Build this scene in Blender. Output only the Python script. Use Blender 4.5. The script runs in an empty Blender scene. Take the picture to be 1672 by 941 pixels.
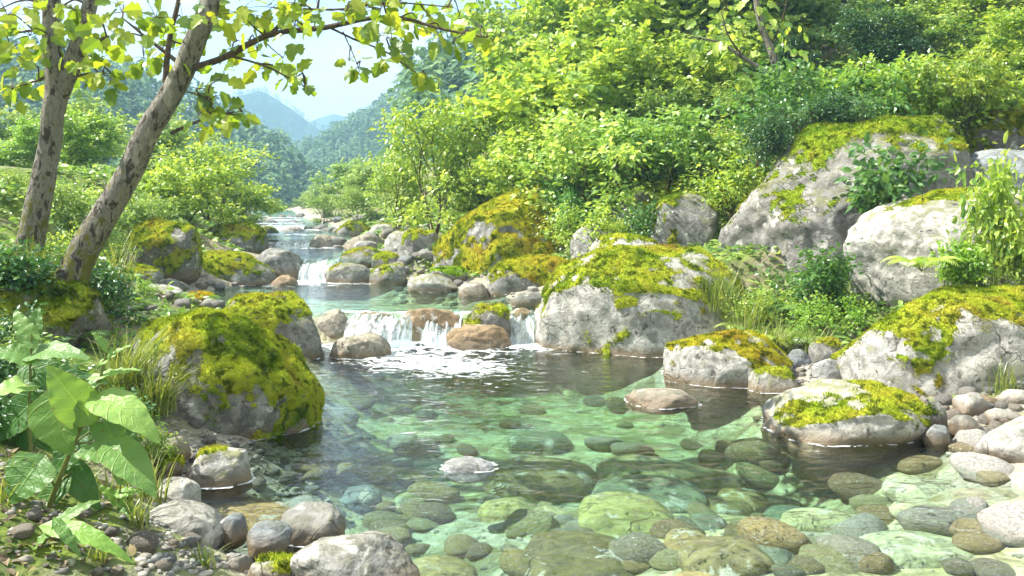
import bpy, bmesh, math, random
import numpy as np
from mathutils import Vector
D = bpy.data
SC = bpy.context.scene
COL = SC.collection
F, CX, HY, EYE = 1393.0, 836.0, 330.0, 1.6      # focal length in photo pixels, principal column, horizon row, eye height
rng = np.random.default_rng(7)

# ------------------------------------------------------------------ basics
def W(px, py, y):
    return np.array([(px-CX)*y/F, y, EYE-(py-HY)*y/F])

def on_level(py, z=0.0):
    return F*(EYE-z)/(py-HY)

def tag(o, label=None, cat=None, group=None, kind=None):
    if label: o['label'] = label
    if cat: o['category'] = cat
    if group: o['group'] = group
    if kind: o['kind'] = kind
    return o

def empty(name, loc, label=None, cat=None, group=None):
    o = D.objects.new(name, None)
    o.empty_display_size = 0.1
    COL.objects.link(o)
    o.location = [float(c) for c in loc]
    return tag(o, label, cat, group)

def build(name, V, Fc, mat, parent=None, smooth=True, attrs=None, loc=None):
    """V Nx3; Fc list of int arrays (MxK)"""
    me = D.meshes.new(name)
    V = np.asarray(V, dtype=np.float32)
    if not isinstance(Fc, (list, tuple)): Fc = [Fc]
    Fc = [np.asarray(f, dtype=np.int32) for f in Fc if len(f)]
    me.vertices.add(len(V)); me.vertices.foreach_set('co', V.ravel())
    nl = sum(f.size for f in Fc); nf = sum(len(f) for f in Fc)
    me.loops.add(nl); me.polygons.add(nf)
    me.loops.foreach_set('vertex_index', np.concatenate([f.ravel() for f in Fc]))
    st = []; k = 0
    for f in Fc:
        st.append(k+np.arange(len(f))*f.shape[1]); k += f.size
    me.polygons.foreach_set('loop_start', np.concatenate(st).astype(np.int32))
    me.polygons.foreach_set('use_smooth', np.full(nf, smooth))
    for an, av in (attrs or {}).items():
        a = me.attributes.new(an, 'FLOAT', 'POINT')
        a.data.foreach_set('value', np.asarray(av, dtype=np.float32))
    me.update(calc_edges=True); me.validate()
    for m in (mat if isinstance(mat, (list, tuple)) else [mat]): me.materials.append(m)
    o = D.objects.new(name, me); COL.objects.link(o)
    if parent: o.parent = parent
    if loc is not None: o.location = [float(c) for c in loc]
    return o

def copy_tree(o, parent=None):
    c = o.copy(); COL.objects.link(c)
    if parent: c.parent = parent
    for ch in o.children: copy_tree(ch, c)
    return c

# ------------------------------------------------------------------ numpy noise
def _h(ix, iy, iz, s):
    n = (ix*374761393 + iy*668265263 + iz*1274126177 + s*974711) & 0xFFFFFFFF
    n = ((n ^ (n >> 13))*1274126177) & 0xFFFFFFFF
    n = ((n ^ (n >> 15))*2246822519) & 0xFFFFFFFF
    return ((n ^ (n >> 16)) & 0xFFFFFF)/float(0xFFFFFF)

def vn(P, s=0):
    P = np.asarray(P, dtype=np.float64); I = np.floor(P).astype(np.int64); f = P-I
    u = f*f*f*(f*(f*6-15)+10); r = 0
    for dx in (0, 1):
        wx = u[..., 0] if dx else 1-u[..., 0]
        for dy in (0, 1):
            wy = u[..., 1] if dy else 1-u[..., 1]
            for dz in (0, 1):
                wz = u[..., 2] if dz else 1-u[..., 2]
                r = r+wx*wy*wz*_h(I[..., 0]+dx, I[..., 1]+dy, I[..., 2]+dz, s)
    return r*2-1

def fbm(P, s=0, o=4):
    r = 0; a = 1; t = 0; P = np.asarray(P, dtype=np.float64)
    for k in range(o):
        r = r+a*vn(P*(2.03**k)+k*17.3, s+k); t += a; a *= 0.5
    return r/t

def sstep(a, b, x):
    t = np.clip((x-a)/(b-a), 0, 1); return t*t*(3-2*t)

# ------------------------------------------------------------------ materials
class NT:
    def __init__(s, name):
        s.m = D.materials.new(name); s.m.use_nodes = True
        s.t = s.m.node_tree; s.t.nodes.clear()
        s.out = s.n('ShaderNodeOutputMaterial')
    def n(s, typ, ins=None, **kw):
        x = s.t.nodes.new(typ)
        for k, v in kw.items(): setattr(x, k, v)
        for k, v in (ins or {}).items():
            if isinstance(v, bpy.types.NodeSocket): s.t.links.new(v, x.inputs[k])
            else: x.inputs[k].default_value = v
        return x
    def noise(s, vec, scale, detail=4, rough=0.55, dist=0.0):
        return s.n('ShaderNodeTexNoise', {'Vector': vec, 'Scale': scale, 'Detail': detail, 'Roughness': rough, 'Distortion': dist}).outputs[0]
    def ramp(s, fac, stops, interp='LINEAR'):
        x = s.n('ShaderNodeValToRGB', {'Fac': fac}); cr = x.color_ramp; cr.interpolation = interp
        while len(cr.elements) > 1: cr.elements.remove(cr.elements[-1])
        for i, (p, c) in enumerate(stops):
            e = cr.elements[0] if i == 0 else cr.elements.new(p)
            e.position = p
            if not hasattr(c, '__len__'): c = (c, c, c)
            e.color = (*c, 1)
        return x.outputs[0]
    def mix(s, fac, a, b, mode='MIX'):
        x = s.n('ShaderNodeMix', data_type='RGBA', blend_type=mode)
        for sock, v in ((x.inputs[0], fac), (x.inputs[6], a), (x.inputs[7], b)):
            if isinstance(v, bpy.types.NodeSocket): s.t.links.new(v, sock)
            else: sock.default_value = v if not hasattr(v, '__len__') else (*v[:3], 1)
        return x.outputs[2]
    def math(s, op, a, b=0.0, c=None, clamp=False):
        x = s.n('ShaderNodeMath', operation=op, use_clamp=clamp)
        for i, v in enumerate((a, b) if c is None else (a, b, c)):
            if isinstance(v, bpy.types.NodeSocket): s.t.links.new(v, x.inputs[i])
            else: x.inputs[i].default_value = v
        return x.outputs[0]
    def attr(s, name, typ='GEOMETRY', out='Fac'):
        return s.n('ShaderNodeAttribute', attribute_name=name, attribute_type=typ).outputs[out]
    def shader_mix(s, fac, a, b):
        return s.n('ShaderNodeMixShader', {0: fac, 1: a, 2: b}).outputs[0]
    def surf(s, sh): s.t.links.new(sh, s.out.inputs['Surface']); return s.m

def rock_material(name, wet=False):
    t = NT(name)
    tc = t.n('ShaderNodeTexCoord').outputs['Object']
    oi = t.n('ShaderNodeObjectInfo')
    off = t.n('ShaderNodeVectorMath', {0: tc, 1: oi.outputs['Random']}, operation='ADD').outputs[0]
    sh = t.n('ShaderNodeVectorMath', {0: off, 1: t.n('ShaderNodeCombineXYZ', {0: t.math('MULTIPLY', oi.outputs['Random'], 37.0), 1: t.math('MULTIPLY', oi.outputs['Random'], 91.0)}).outputs[0]}, operation='ADD').outputs[0]
    v = sh
    base = oi.outputs['Color']
    n1 = t.noise(v, 2.2, 6, 0.6, 0.4)
    n2 = t.noise(v, 9.0, 6, 0.65, 0.6)
    n3 = t.noise(v, 34.0, 5, 0.7)
    c = t.mix(t.ramp(n1, [(0.36, 0), (0.62, 1)]), base, t.mix(1.0, base, (1.18, 1.15, 1.07), 'MULTIPLY'))
    c = t.mix(t.ramp(n2, [(0.44, 0), (0.58, 0.8)]), c, t.mix(1.0, base, (0.50, 0.49, 0.47), 'MULTIPLY'))
    # dark lichen blotches and pale lichen crusts
    bl = t.ramp(t.noise(v, 13.0, 4, 0.6, 0.8), [(0.62, 0), (0.66, 0.85)])
    c = t.mix(bl, c, (0.07, 0.062, 0.05))
    pl = t.ramp(t.noise(v, 5.5, 5, 0.62, 0.5), [(0.58, 0), (0.63, 0.75)])
    c = t.mix(pl, c, (0.62, 0.60, 0.54))
    c = t.mix(t.ramp(n3, [(0.35, 0.35), (0.6, 0.0)]), c, (0.10, 0.09, 0.075))
    wv = t.n('ShaderNodeVectorMath', {0: v, 1: t.n('ShaderNodeVectorMath', {0: t.n('ShaderNodeTexNoise', {'Vector': v, 'Scale': 2.5, 'Detail': 4}).outputs[1], 1: (.9, .9, .9)}, operation='MULTIPLY').outputs[0]}, operation='ADD').outputs[0]
    cr = t.n('ShaderNodeTexVoronoi', {'Vector': wv, 'Scale': 1.7}, feature='DISTANCE_TO_EDGE').outputs['Distance']
    crack = t.math('MULTIPLY', t.ramp(cr, [(.0, 1), (.016, 0)]), t.ramp(t.noise(v, 1.8, 3), [(.52, 0), (.62, 1)]))
    c = t.mix(t.math('MULTIPLY', crack, .6), c, (.07, .045, .04))
    # thin green film creeping over the upper faces
    nrm = t.n('ShaderNodeSeparateXYZ', {0: t.n('ShaderNodeNewGeometry').outputs['Normal']}).outputs[2]
    film = t.math('ADD', t.math('MULTIPLY', nrm, .35), t.math('ADD', t.math('MULTIPLY', t.math('SUBTRACT', n2, .5), 1.1), t.math('MULTIPLY', t.math('SUBTRACT', n3, .5), .9)))
    film = t.math('MULTIPLY', t.ramp(film, [(.20, 0), (.42, .8)]), t.attr('film', 'OBJECT'))
    c = t.mix(film, c, t.mix(n3, (.10, .12, .03), (.27, .27, .09)))
    # water-stained brown band above the waterline (the object's own level)
    z = t.n('ShaderNodeSeparateXYZ', {0: t.n('ShaderNodeNewGeometry').outputs['Position']}).outputs[2]
    h = t.math('SUBTRACT', z, t.attr('waterline', 'OBJECT'))
    h = t.math('ADD', h, t.math('MULTIPLY', t.math('SUBTRACT', n2, 0.5), 0.16))
    band = t.math('MULTIPLY', t.ramp(h, [(0.02, 1), (0.10, 0)]), t.attr('stain', 'OBJECT'))
    c = t.mix(band, c, t.mix(n2, (0.13, 0.095, 0.055), (0.25, 0.19, 0.12)))
    rough = t.mix(band, (0.88, 0.88, 0.88), (0.35, 0.35, 0.35))
    hgt = t.math('ADD', t.math('MULTIPLY', n2, 0.6), t.math('ADD', t.math('MULTIPLY', n3, 0.25), t.math('MULTIPLY', t.noise(v, 90.0, 3, 0.7), 0.1)))
    hgt = t.math('SUBTRACT', hgt, t.math('MULTIPLY', crack, .5))
    bp = t.n('ShaderNodeBump', {'Height': hgt, 'Strength': 0.75, 'Distance': 0.05})
    p = t.n('ShaderNodeBsdfPrincipled', {'Base Color': c, 'Roughness': rough, 'Normal': bp.outputs[0], 'Specular IOR Level': 0.3})
    return t.surf(p.outputs[0])

def moss_material():
    t = NT('moss')
    tc = t.n('ShaderNodeTexCoord').outputs['Object']
    oi = t.n('ShaderNodeObjectInfo')
    v = t.n('ShaderNodeVectorMath', {0: tc, 1: t.n('ShaderNodeCombineXYZ', {0: t.math('MULTIPLY', oi.outputs['Random'], 57.0)}).outputs[0]}, operation='ADD').outputs[0]
    r = t.attr('rnd')
    n1 = t.noise(v, 2.6, 5, 0.6, 0.6)
    n2 = t.noise(v, 11.0, 4, 0.6, 0.4)
    c = t.ramp(n1, [(0.30, (0.06, 0.11, 0.012)), (0.39, (0.21, 0.31, 0.022)), (0.50, (0.46, 0.53, 0.045)), (0.60, (0.47, 0.47, 0.05)), (0.70, (0.33, 0.25, 0.045))])
    c = t.mix(t.ramp(n2, [(0.52, 0), (0.60, 0.85)]), c, (0.07, 0.11, 0.012))
    c = t.mix(1.0, c, oi.outputs['Color'], 'MULTIPLY')
    c = t.mix(t.math('MULTIPLY', r, 0.5), c, t.mix(1.0, c, (1.7, 1.6, 1.2), 'MULTIPLY'))
    bp = t.n('ShaderNodeBump', {'Height': t.noise(v, 70.0, 4, 0.7), 'Strength': 0.8, 'Distance': 0.03})
    d = t.n('ShaderNodeBsdfDiffuse', {'Color': c, 'Normal': bp.outputs[0]})
    tr = t.n('ShaderNodeBsdfTranslucent', {'Color': c})
    return t.surf(t.shader_mix(0.22, d.outputs[0], tr.outputs[0]))

def leaf_material(name, stops, trans=0.4, gloss=0.34):
    t = NT(name)
    r = t.attr('rnd')
    oi = t.n('ShaderNodeObjectInfo')
    c = t.ramp(r, stops)
    c = t.mix(1.0, c, oi.outputs['Color'], 'MULTIPLY')
    tc = t.n('ShaderNodeTexCoord').outputs['Object']
    c = t.mix(t.ramp(t.noise(tc, 22.0, 3), [(0.40, 0.3), (0.62, 0)]), c, t.mix(1.0, c, (0.6, 0.68, 0.6), 'MULTIPLY'))
    p = t.n('ShaderNodeBsdfPrincipled', {'Base Color': c, 'Roughness': gloss, 'Specular IOR Level': 0.6})
    tr = t.n('ShaderNodeBsdfTranslucent', {'Color': t.mix(1.0, c, (1.5, 1.35, 0.7), 'MULTIPLY')})
    return t.surf(t.shader_mix(trans, p.outputs[0], tr.outputs[0]))

def bark_material(name, base, dark, moss_z=None):
    t = NT(name)
    tc = t.n('ShaderNodeTexCoord').outputs['Object']
    v = t.n('ShaderNodeMapping', {'Vector': tc, 'Scale': (1, 1, 0.45)}).outputs[0]
    n1 = t.noise(v, 5.0, 5, 0.6, 0.5); n2 = t.noise(v, 16.0, 5, 0.65, 0.5)
    c = t.mix(n1, base, tuple(x*0.7 for x in base))
    c = t.mix(t.ramp(n2, [(0.53, 0), (0.58, 0.9)]), c, dark)
    c = t.mix(t.ramp(t.noise(v, 40.0, 5, .7), [(.38, .5), (.5, 0)]), c, dark)
    c = t.mix(t.ramp(t.noise(v, 7.0, 3), [(0.6, 0), (0.64, 0.6)]), c, tuple(min(1, x*1.5) for x in base))
    if moss_z is not None:
        z = t.n('ShaderNodeSeparateXYZ', {0: t.n('ShaderNodeNewGeometry').outputs['Position']}).outputs[2]
        h = t.math('ADD', t.math('SUBTRACT', z, moss_z), t.math('MULTIPLY', t.math('SUBTRACT', n2, 0.5), 5.0))
        c = t.mix(t.ramp(h, [(0.0, 0.9), (0.25, 0.0)]), c, t.mix(t.noise(v, 9.0, 3), (0.035, 0.05, 0.01), (0.27, 0.25, 0.025)))
    bp = t.n('ShaderNodeBump', {'Height': t.math('ADD', n2, t.math('MULTIPLY', t.noise(v, 48.0, 5, .7), .6)), 'Strength': 1.0, 'Distance': 0.04})
    return t.surf(t.n('ShaderNodeBsdfPrincipled', {'Base Color': c, 'Roughness': 0.85, 'Normal': bp.outputs[0], 'Specular IOR Level': 0.2}).outputs[0])

ROCK = rock_material('weathered_stone')
MOSS = moss_material()
LEAF = {
    'canopy': leaf_material('canopy_leaf', [(0.0, (0.12, 0.22, 0.02)), (0.5, (0.24, 0.36, 0.03)), (1.0, (0.40, 0.46, 0.04))], 0.5),
    'yellow': leaf_material('yellow_green_leaf', [(0.0, (0.09, 0.20, 0.035)), (0.40, (0.29, 0.44, 0.06)), (1.0, (0.56, 0.66, 0.15))], 0.45),
    'green': leaf_material('green_leaf', [(0.0, (0.08, 0.18, 0.04)), (0.45, (0.22, 0.36, 0.075)), (1.0, (0.50, 0.61, 0.21))], 0.45),
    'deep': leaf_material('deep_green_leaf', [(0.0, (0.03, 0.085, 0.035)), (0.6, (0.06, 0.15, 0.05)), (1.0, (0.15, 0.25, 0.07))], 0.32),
    'herb': leaf_material('herb_leaf', [(0.0, (0.05, 0.14, 0.035)), (0.6, (0.11, 0.24, 0.05)), (1.0, (0.22, 0.36, 0.08))], 0.38, 0.35),
    'grass': leaf_material('grass_blade', [(0.0, (0.10, 0.17, 0.03)), (0.6, (0.24, 0.32, 0.06)), (1.0, (0.45, 0.45, 0.16))], 0.35),
    'forest': leaf_material('hill_forest', [(0.0, (0.06, 0.14, 0.06)), (0.6, (0.12, 0.24, 0.09)), (1.0, (0.24, 0.36, 0.11))], 0.25, 0.8),
}
BARK = bark_material('grey_bark', (0.30, 0.275, 0.225), (0.05, 0.038, 0.027), moss_z=1.05)
TWIG = bark_material('brown_twig_bark', (0.16, 0.115, 0.08), (0.06, 0.045, 0.03))
STEM = leaf_material('green_stem', [(0.0, (0.14, 0.16, 0.04)), (1.0, (0.2, 0.22, 0.06))], 0.1)

# ------------------------------------------------------------------ the terrain
YS = np.array([0, 3, 3.7, 4.03, 4.85, 5.8, 6.5, 7.2, 8.2, 9.1, 9.8, 10.5, 12, 13.6, 14.4, 16, 18.3, 22, 26, 36, 60, 120, 900])
XL = np.array([-.3, -.5, -.5, -.85, -1.5, -1.5, -1.75, -1.95, -2.1, -2.05, -2.1, -3.8, -4.5, -3.95, -3.85, -4.4, -5.3, -6.4, -7.9, -11.3, -18.8, -36, -236])
XR = np.array([3.2, 3.0, 2.95, 2.9, 2.75, 2.7, 2.35, 2.4, 2.1, 1.6, .55, .25, -.3, -1.8, -2.75, -3.1, -3.7, -4.7, -5.8, -8.7, -15.3, -31, -233])
LEV = [(0, 0.0, 9.85), (1, 0.30, 14.35), (2, 0.62, 18.6), (3, 0.78, 25.6), (4, 0.92, 400)]

def level(y):
    return 0.30*sstep(9.65, 9.95, y)+0.32*sstep(14.0, 14.4, y)+0.16*sstep(18.2, 18.6, y)+0.14*sstep(25.2, 25.6, y)

CTRL = []      # (x, y, z) points the ground has to pass through
def base_ground(x, y):
    xl = np.interp(y, YS, XL); xr = np.interp(y, YS, XR); lv = level(y)
    ins = np.minimum(x-xl, xr-x)
    far = sstep(14, 20, y)
    dep = (0.26+0.24*sstep(4.6, 6.2, y)-0.29*sstep(9.7, 10.0, y)-0.08*far)*sstep(0, 0.9-0.4*far, ins)
    dl = np.maximum(xl-x, 0); dr = np.maximum(x-xr, 0)
    rr = 0.27*np.minimum(dr, 3)+0.42*np.minimum(np.maximum(dr-3, 0), 16)+0.25*np.maximum(dr-17, 0)*np.exp(-np.maximum(dr-17, 0)/60)
    rl = 0.45*np.minimum(dl, 3)+0.13*np.minimum(np.maximum(dl-3, 0), 40)
    edge = 0.05*sstep(0, 0.15, dl+dr)
    return lv-dep+rr+rl+edge

def ground(x, y):
    x = np.asarray(x, dtype=np.float64); y = np.asarray(y, dtype=np.float64)
    z = base_ground(x, y)
    if CTRL:
        num = np.zeros_like(z); den = np.full_like(z, 0.35)
        for cx, cy, r, s in CTRLR:
            w = np.exp(-((x-cx)**2+(y-cy)**2)/(s*s)); num += w*r; den += w
        z = z+num/den
    P = np.stack([x*0.9, y*0.9, np.zeros_like(x)], -1)
    amp = 0.05+0.12*sstep(1.0, 6.0, np.maximum(np.interp(y, YS, XL)-x, x-np.interp(y, YS, XR)))
    return z+amp*fbm(P, 3, 4)

CTRLR = []
def finish_ctrl():
    for cx, cy, cz in CTRL:
        CTRLR.append((cx, cy, cz-float(base_ground(np.array(cx), np.array(cy))), 0.75 if cy < 16 else 1.2))

GC = {}
def ground_fast(x, y):
    if not GC:
        u = np.linspace(-.72, .72, 420); v = np.linspace(math.log(2.4), math.log(82), 420)
        Yg = np.exp(v)[None].repeat(420, 0); GC['g'] = ground(u[:, None]*Yg, Yg)
    a = np.clip((x/y+.72)/1.44*419, 0, 418.99); b = np.clip((np.log(y)-math.log(2.4))/(math.log(82)-math.log(2.4))*419, 0, 418.99)
    i = a.astype(int); j = b.astype(int); f = a-i; h = b-j; g = GC['g']
    return (g[i, j]*(1-f)+g[i+1, j]*f)*(1-h)+(g[i, j+1]*(1-f)+g[i+1, j+1]*f)*h

def hit(px, py, y0=2.5, y1=80):
    ys = y0*(y1/y0)**np.linspace(0, 1, 500)
    xs = (px-CX)*ys/F; zs = EYE-(py-HY)*ys/F
    g = ground_fast(xs, ys); k = np.argmax(zs < g)
    if not (zs < g).any(): k = len(ys)-1
    return np.array([xs[k], ys[k], g[k]])

# ------------------------------------------------------------------ rocks
ICO = {}
def ico(n):
    if n not in ICO:
        bm = bmesh.new(); bmesh.ops.create_icosphere(bm, subdivisions=n, radius=1)
        V = np.array([v.co[:] for v in bm.verts]); Fc = np.array([[v.index for v in f.verts] for f in bm.faces]); bm.free()
        V /= np.linalg.norm(V, axis=1)[:, None]
        ICO[n] = (V, Fc)
    return ICO[n]

def rock_shape(seed, sub, pre=(1, .85, .75), tilt=0, cuts=7, rough=0.05, lump=0.2):
    r = np.random.default_rng(seed); V, Fc = ico(sub); o = r.uniform(-50, 50, 3)
    p = np.sign(V)*np.abs(V)**0.88
    p = p*(1+lump*fbm(V*1.2+o, seed % 97, 3))[:, None]
    for k in range(cuts):
        n = r.normal(size=3); n[2] = abs(n[2])*0.8-0.2; n /= np.linalg.norm(n); d = r.uniform(0.70, 0.90)
        s = p@n-d; p = p-np.where(s > 0, s*0.8, 0)[:, None]*n
    p = p*(1+rough*fbm(V*3.5+o, seed % 89, 5)-rough*0.9*np.abs(fbm(V*2.6+o, seed % 79, 4))+rough*0.35*np.abs(fbm(V*9+o, seed % 83, 3)))[:, None]
    p = p*np.array(pre)
    if tilt:
        a = math.radians(tilt); c, s = math.cos(a), math.sin(a)
        p = np.stack([p[:, 0]*c-p[:, 2]*s, p[:, 1], p[:, 0]*s+p[:, 2]*c], -1)
    lo, hi = p.min(0), p.max(0)
    return (p-(lo+hi)/2)/((hi-lo)/2), Fc

def vnormals(V, Fc):
    n = np.cross(V[Fc[:, 1]]-V[Fc[:, 0]], V[Fc[:, 2]]-V[Fc[:, 0]])
    N = np.zeros_like(V)
    for k in range(3): np.add.at(N, Fc[:, k], n)
    return N/np.maximum(np.linalg.norm(N, axis=1), 1e-9)[:, None]

def moss_on(rock, V, Fc, amount, seed, mdir=(0, 0), tint=(1, 1, 1), dens=6000, blade=0.03, thick=0.03):
    N = vnormals(V, Fc); size = np.ptp(V[:, 0])
    o = np.random.default_rng(seed+5).uniform(-40, 40, 3)
    nz = fbm(V*(2.4/max(size, .6)**0.5)+o, seed % 71, 4)
    nf = fbm(V*9+o, seed % 67, 4)
    zr = (V[:, 2]-V[:, 2].min())/np.ptp(V[:, 2])
    m = N[:, 2]*0.55+zr*0.55+N[:, 0]*mdir[0]+N[:, 1]*mdir[1]+nz*0.85+nf*0.46-(1.15-amount)
    keep = (m[Fc] > 0).sum(1) >= 2
    f = Fc[keep]
    if not len(f): return
    t = sstep(-0.05, 0.35, m)*thick*(0.75+0.6*nf)-0.004
    P = V+N*t[:, None]
    used, inv = np.unique(f.ravel(), return_inverse=True)
    SV = P[used]; SF = inv.reshape(-1, 3); SN = N[used]
    tri = SV[SF]; ar = np.linalg.norm(np.cross(tri[:, 1]-tri[:, 0], tri[:, 2]-tri[:, 0]), axis=1)/2
    r = np.random.default_rng(seed+9)
    nb = int(min(ar.sum()*dens, 90000))
    pick = r.choice(len(SF), nb, p=ar/ar.sum())
    b = r.dirichlet((1, 1, 1), nb)
    pos = (SV[SF[pick]]*b[:, :, None]).sum(1); nor = (SN[SF[pick]]*b[:, :, None]).sum(1)
    dirs = nor+r.normal(0, 0.5, (nb, 3))+np.array([0, 0, -0.12]); dirs /= np.linalg.norm(dirs, axis=1)[:, None]
    side = np.cross(dirs, r.normal(size=(nb, 3))); side /= np.linalg.norm(side, axis=1)[:, None]
    L = blade*r.uniform(0.5, 1.3, nb)[:, None]
    BV = np.concatenate([pos-side*L*0.25-nor*0.003, pos+side*L*0.25-nor*0.003, pos+dirs*L])
    BF = np.stack([np.arange(nb), np.arange(nb)+nb, np.arange(nb)+2*nb], -1)+len(SV)
    rb = r.uniform(0, 1, nb)
    at = np.concatenate([np.full(len(SV), 0.2), rb, rb, rb])
    mo = build('moss', np.concatenate([SV, BV]), np.concatenate([SF, BF]), MOSS, rock, True, {'rnd': at})
    mo.color = (*tint, 1)
    return mo

WLINE = []
FOOT = []     # boulder footprints, for keeping pebbles and plants clear
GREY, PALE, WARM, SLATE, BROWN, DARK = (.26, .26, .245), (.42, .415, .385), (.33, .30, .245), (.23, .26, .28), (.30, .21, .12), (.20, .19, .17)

def boulder(name, box, label, cat='boulder', yf=None, zl=None, moss=None, mdir=(0, 0), mtint=(1, 1, 1), col=GREY, seed=1, tilt=0,
            pre=(1, .85, .75), cuts=7, bury=None, deep=0.8, group=None, stain=1.0, rough=0.05, ctrl=None):
    """box: outline in photo pixels, front base on water level zl, or at distance yf on the bank"""
    x0, y0, x1, y1 = box
    if yf is None: yf = on_level(y1, zl)
    if bury is None: bury = .75 if zl is not None else .45
    k = (x1-x0)/2/F
    yc = yf/(1-0.85*deep*k); rx = k*yc; ry = deep*rx
    ztop = EYE-(y0-HY)*yc/F
    zb = zl if zl is not None else EYE-(y1-HY)*yf/F
    zbot = zb-bury*(ztop-zb)
    xc = ((x0+x1)/2-CX)*yc/F
    wpx = (x1-x0)
    sub = 6 if wpx > 190 else 5 if wpx > 75 else 4
    V, Fc = rock_shape(seed, sub, pre, tilt, cuts, rough)
    V = V*np.array([rx, ry, (ztop-zbot)/2])
    c = np.array([xc, yc, (ztop+zbot)/2])
    o = build(name, V, Fc, ROCK, None, True, None, c)
    tag(o, label, cat, group)
    o.color = (*col, 1); o['waterline'] = float(zb); o['stain'] = float(stain); o['film'] = 0.9 if moss is not None else 0.25
    if moss is not None:
        near = yf < 8
        moss_on(o, V, Fc, moss, seed, mdir, mtint, 16000 if near else 7000, 0.019 if near else 0.026, 0.019 if wpx > 90 else 0.01)
    if zl is not None:
        c0 = c; Vz = V[np.abs(V[:, 2]+c0[2]-round(zl, 1)) < max(.02, .05*rx)]
        if len(Vz) > 8:
            an = np.arctan2(Vz[:, 1], Vz[:, 0]); ra = np.hypot(Vz[:, 0], Vz[:, 1]); od = np.argsort(an)
            WLINE.append((xc, yc, an[od], ra[od], zl))
    FOOT.append((xc, yc, rx*0.95, ry*0.95))
    if ctrl is None: ctrl = zl is None
    if ctrl:
        CTRL.append((xc, yc, zb+0.10*(ztop-zb))); CTRL.append((xc, yc-ry*0.9, zb-0.02))
    return o

B = boulder
# --- left bank, near
B('mossy_boulder', (172, 503, 519, 724), 'large round boulder thick with moss, standing in the pool beside the heart-leaved plant', zl=0, moss=.68, mdir=(.36, .0), col=GREY, seed=11, tilt=-8, pre=(1, .9, .85), cuts=4)
B('mossy_boulder', (333, 479, 538, 590), 'mossy rounded boulder between the biggest left boulder and the waterfall', zl=0, moss=.52, col=GREY, seed=12, pre=(1, .8, .7), cuts=4)
B('boulder', (498, 505, 578, 556), 'brown-grey boulder at the left end of the waterfall lip', zl=0.02, col=WARM, seed=13)
B('boulder', (536, 544, 639, 586), 'low tan boulder in the water below the left side of the waterfall', zl=0, col=WARM, seed=14, cuts=4)
B('boulder', (729, 529, 836, 570), 'rust-brown wet boulder in front of the waterfall', zl=0, col=BROWN, seed=15, cuts=3, stain=1)
B('mossy_boulder', (754, 496, 836, 548), 'dark boulder capped with moss, perched on the waterfall lip', yf=9.55, zl=0.05, moss=.5, col=DARK, seed=16, cuts=3, ctrl=False)
B('boulder', (648, 503, 766, 556), 'brown rock ledge parting the falling water', yf=9.72, zl=0.02, col=BROWN, seed=17, cuts=3, deep=.5, ctrl=False)
B('boulder', (560, 509, 660, 556), 'olive-brown ledge under the wide left curtain of water', yf=9.80, zl=0.02, col=BROWN, seed=18, cuts=3, deep=.5, ctrl=False)
B('boulder', (815, 503, 885, 545), 'brown ledge beside the narrow right spill of the waterfall', yf=9.9, zl=0.02, col=BROWN, seed=19, cuts=4, deep=.6, ctrl=False)
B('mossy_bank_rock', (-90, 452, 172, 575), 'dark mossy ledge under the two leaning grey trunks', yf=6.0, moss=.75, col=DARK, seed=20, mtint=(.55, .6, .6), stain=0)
B('boulder', (293, 732, 413, 795), 'pale speckled boulder at the water edge over the orange slab', zl=0, col=PALE, moss=.02, seed=21, cuts=5)
B('boulder', (236, 781, 329, 836), 'pale grey stone on the left shore above the big grey one', yf=4.42, col=PALE, seed=22, cuts=4, stain=.3)
B('boulder', (203, 821, 373, 915), 'big smooth grey boulder low on the left shore', yf=3.83, col=GREY, seed=23, cuts=3, rough=.03, stain=.2)
B('boulder', (357, 838, 406, 885), 'small dark slate stone squeezed beside the big grey shore boulder', yf=3.95, col=SLATE, seed=24)
B('boulder', (399, 852, 477, 908), 'slate-blue stone in front of the wet rounded boulder', yf=3.82, col=SLATE, seed=25)
B('boulder', (454, 827, 564, 890), 'wet grey-green rounded boulder at the near left water edge', zl=0, col=GREY, seed=26, cuts=4)
B('boulder', (480, 877, 688, 968), 'broad grey boulder cut by the bottom edge with a pale patch', yf=3.42, zl=0.0, col=GREY, seed=27, cuts=4, ctrl=False)
B('boulder', (403, 914, 498, 962), 'flat green-grey stone at the bottom edge beside the broad grey boulder', yf=3.5, col=GREY, moss=.05, seed=28)
B('boulder', (255, 742, 300, 778), 'small mossy stone under the grass beside the largest left boulder', yf=4.8, moss=.6, col=WARM, seed=29)
B('boulder', (270, 712, 312, 750), 'small brown stone against the foot of the largest left boulder', yf=5.0, col=WARM, seed=30)
B('boulder', (365, 905, 412, 940), 'small blue-grey stone near the bottom edge of the left shore', yf=3.62, col=SLATE, seed=31)
# --- left bank, upper pool
B('boulder', (188, 466, 303, 516), 'white sunlit boulder behind the largest left mossy boulder', yf=9.8, col=PALE, seed=32, cuts=5)
B('boulder', (288, 477, 352, 508), 'small ochre-topped boulder at the left edge of the upper pool', yf=10.1, moss=.45, col=GREY, seed=33, mtint=(1.2, .9, .7))
B('mossy_boulder', (297, 411, 448, 467), 'wide moss-topped boulder at the left of the upper pool', zl=.30, moss=.58, mdir=(-.1, 0), col=GREY, seed=34, cuts=4)
B('boulder', (440, 449, 485, 467), 'small brown stone at the right foot of the wide upper pool boulder', zl=.30, col=BROWN, seed=35)
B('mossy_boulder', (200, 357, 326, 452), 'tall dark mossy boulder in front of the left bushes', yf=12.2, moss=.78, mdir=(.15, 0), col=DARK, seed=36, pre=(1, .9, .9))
B('mossy_boulder', (322, 364, 434, 416), 'grey boulder with olive moss behind the wide upper pool boulder', yf=15.2, moss=.52, col=GREY, seed=37)
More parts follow.
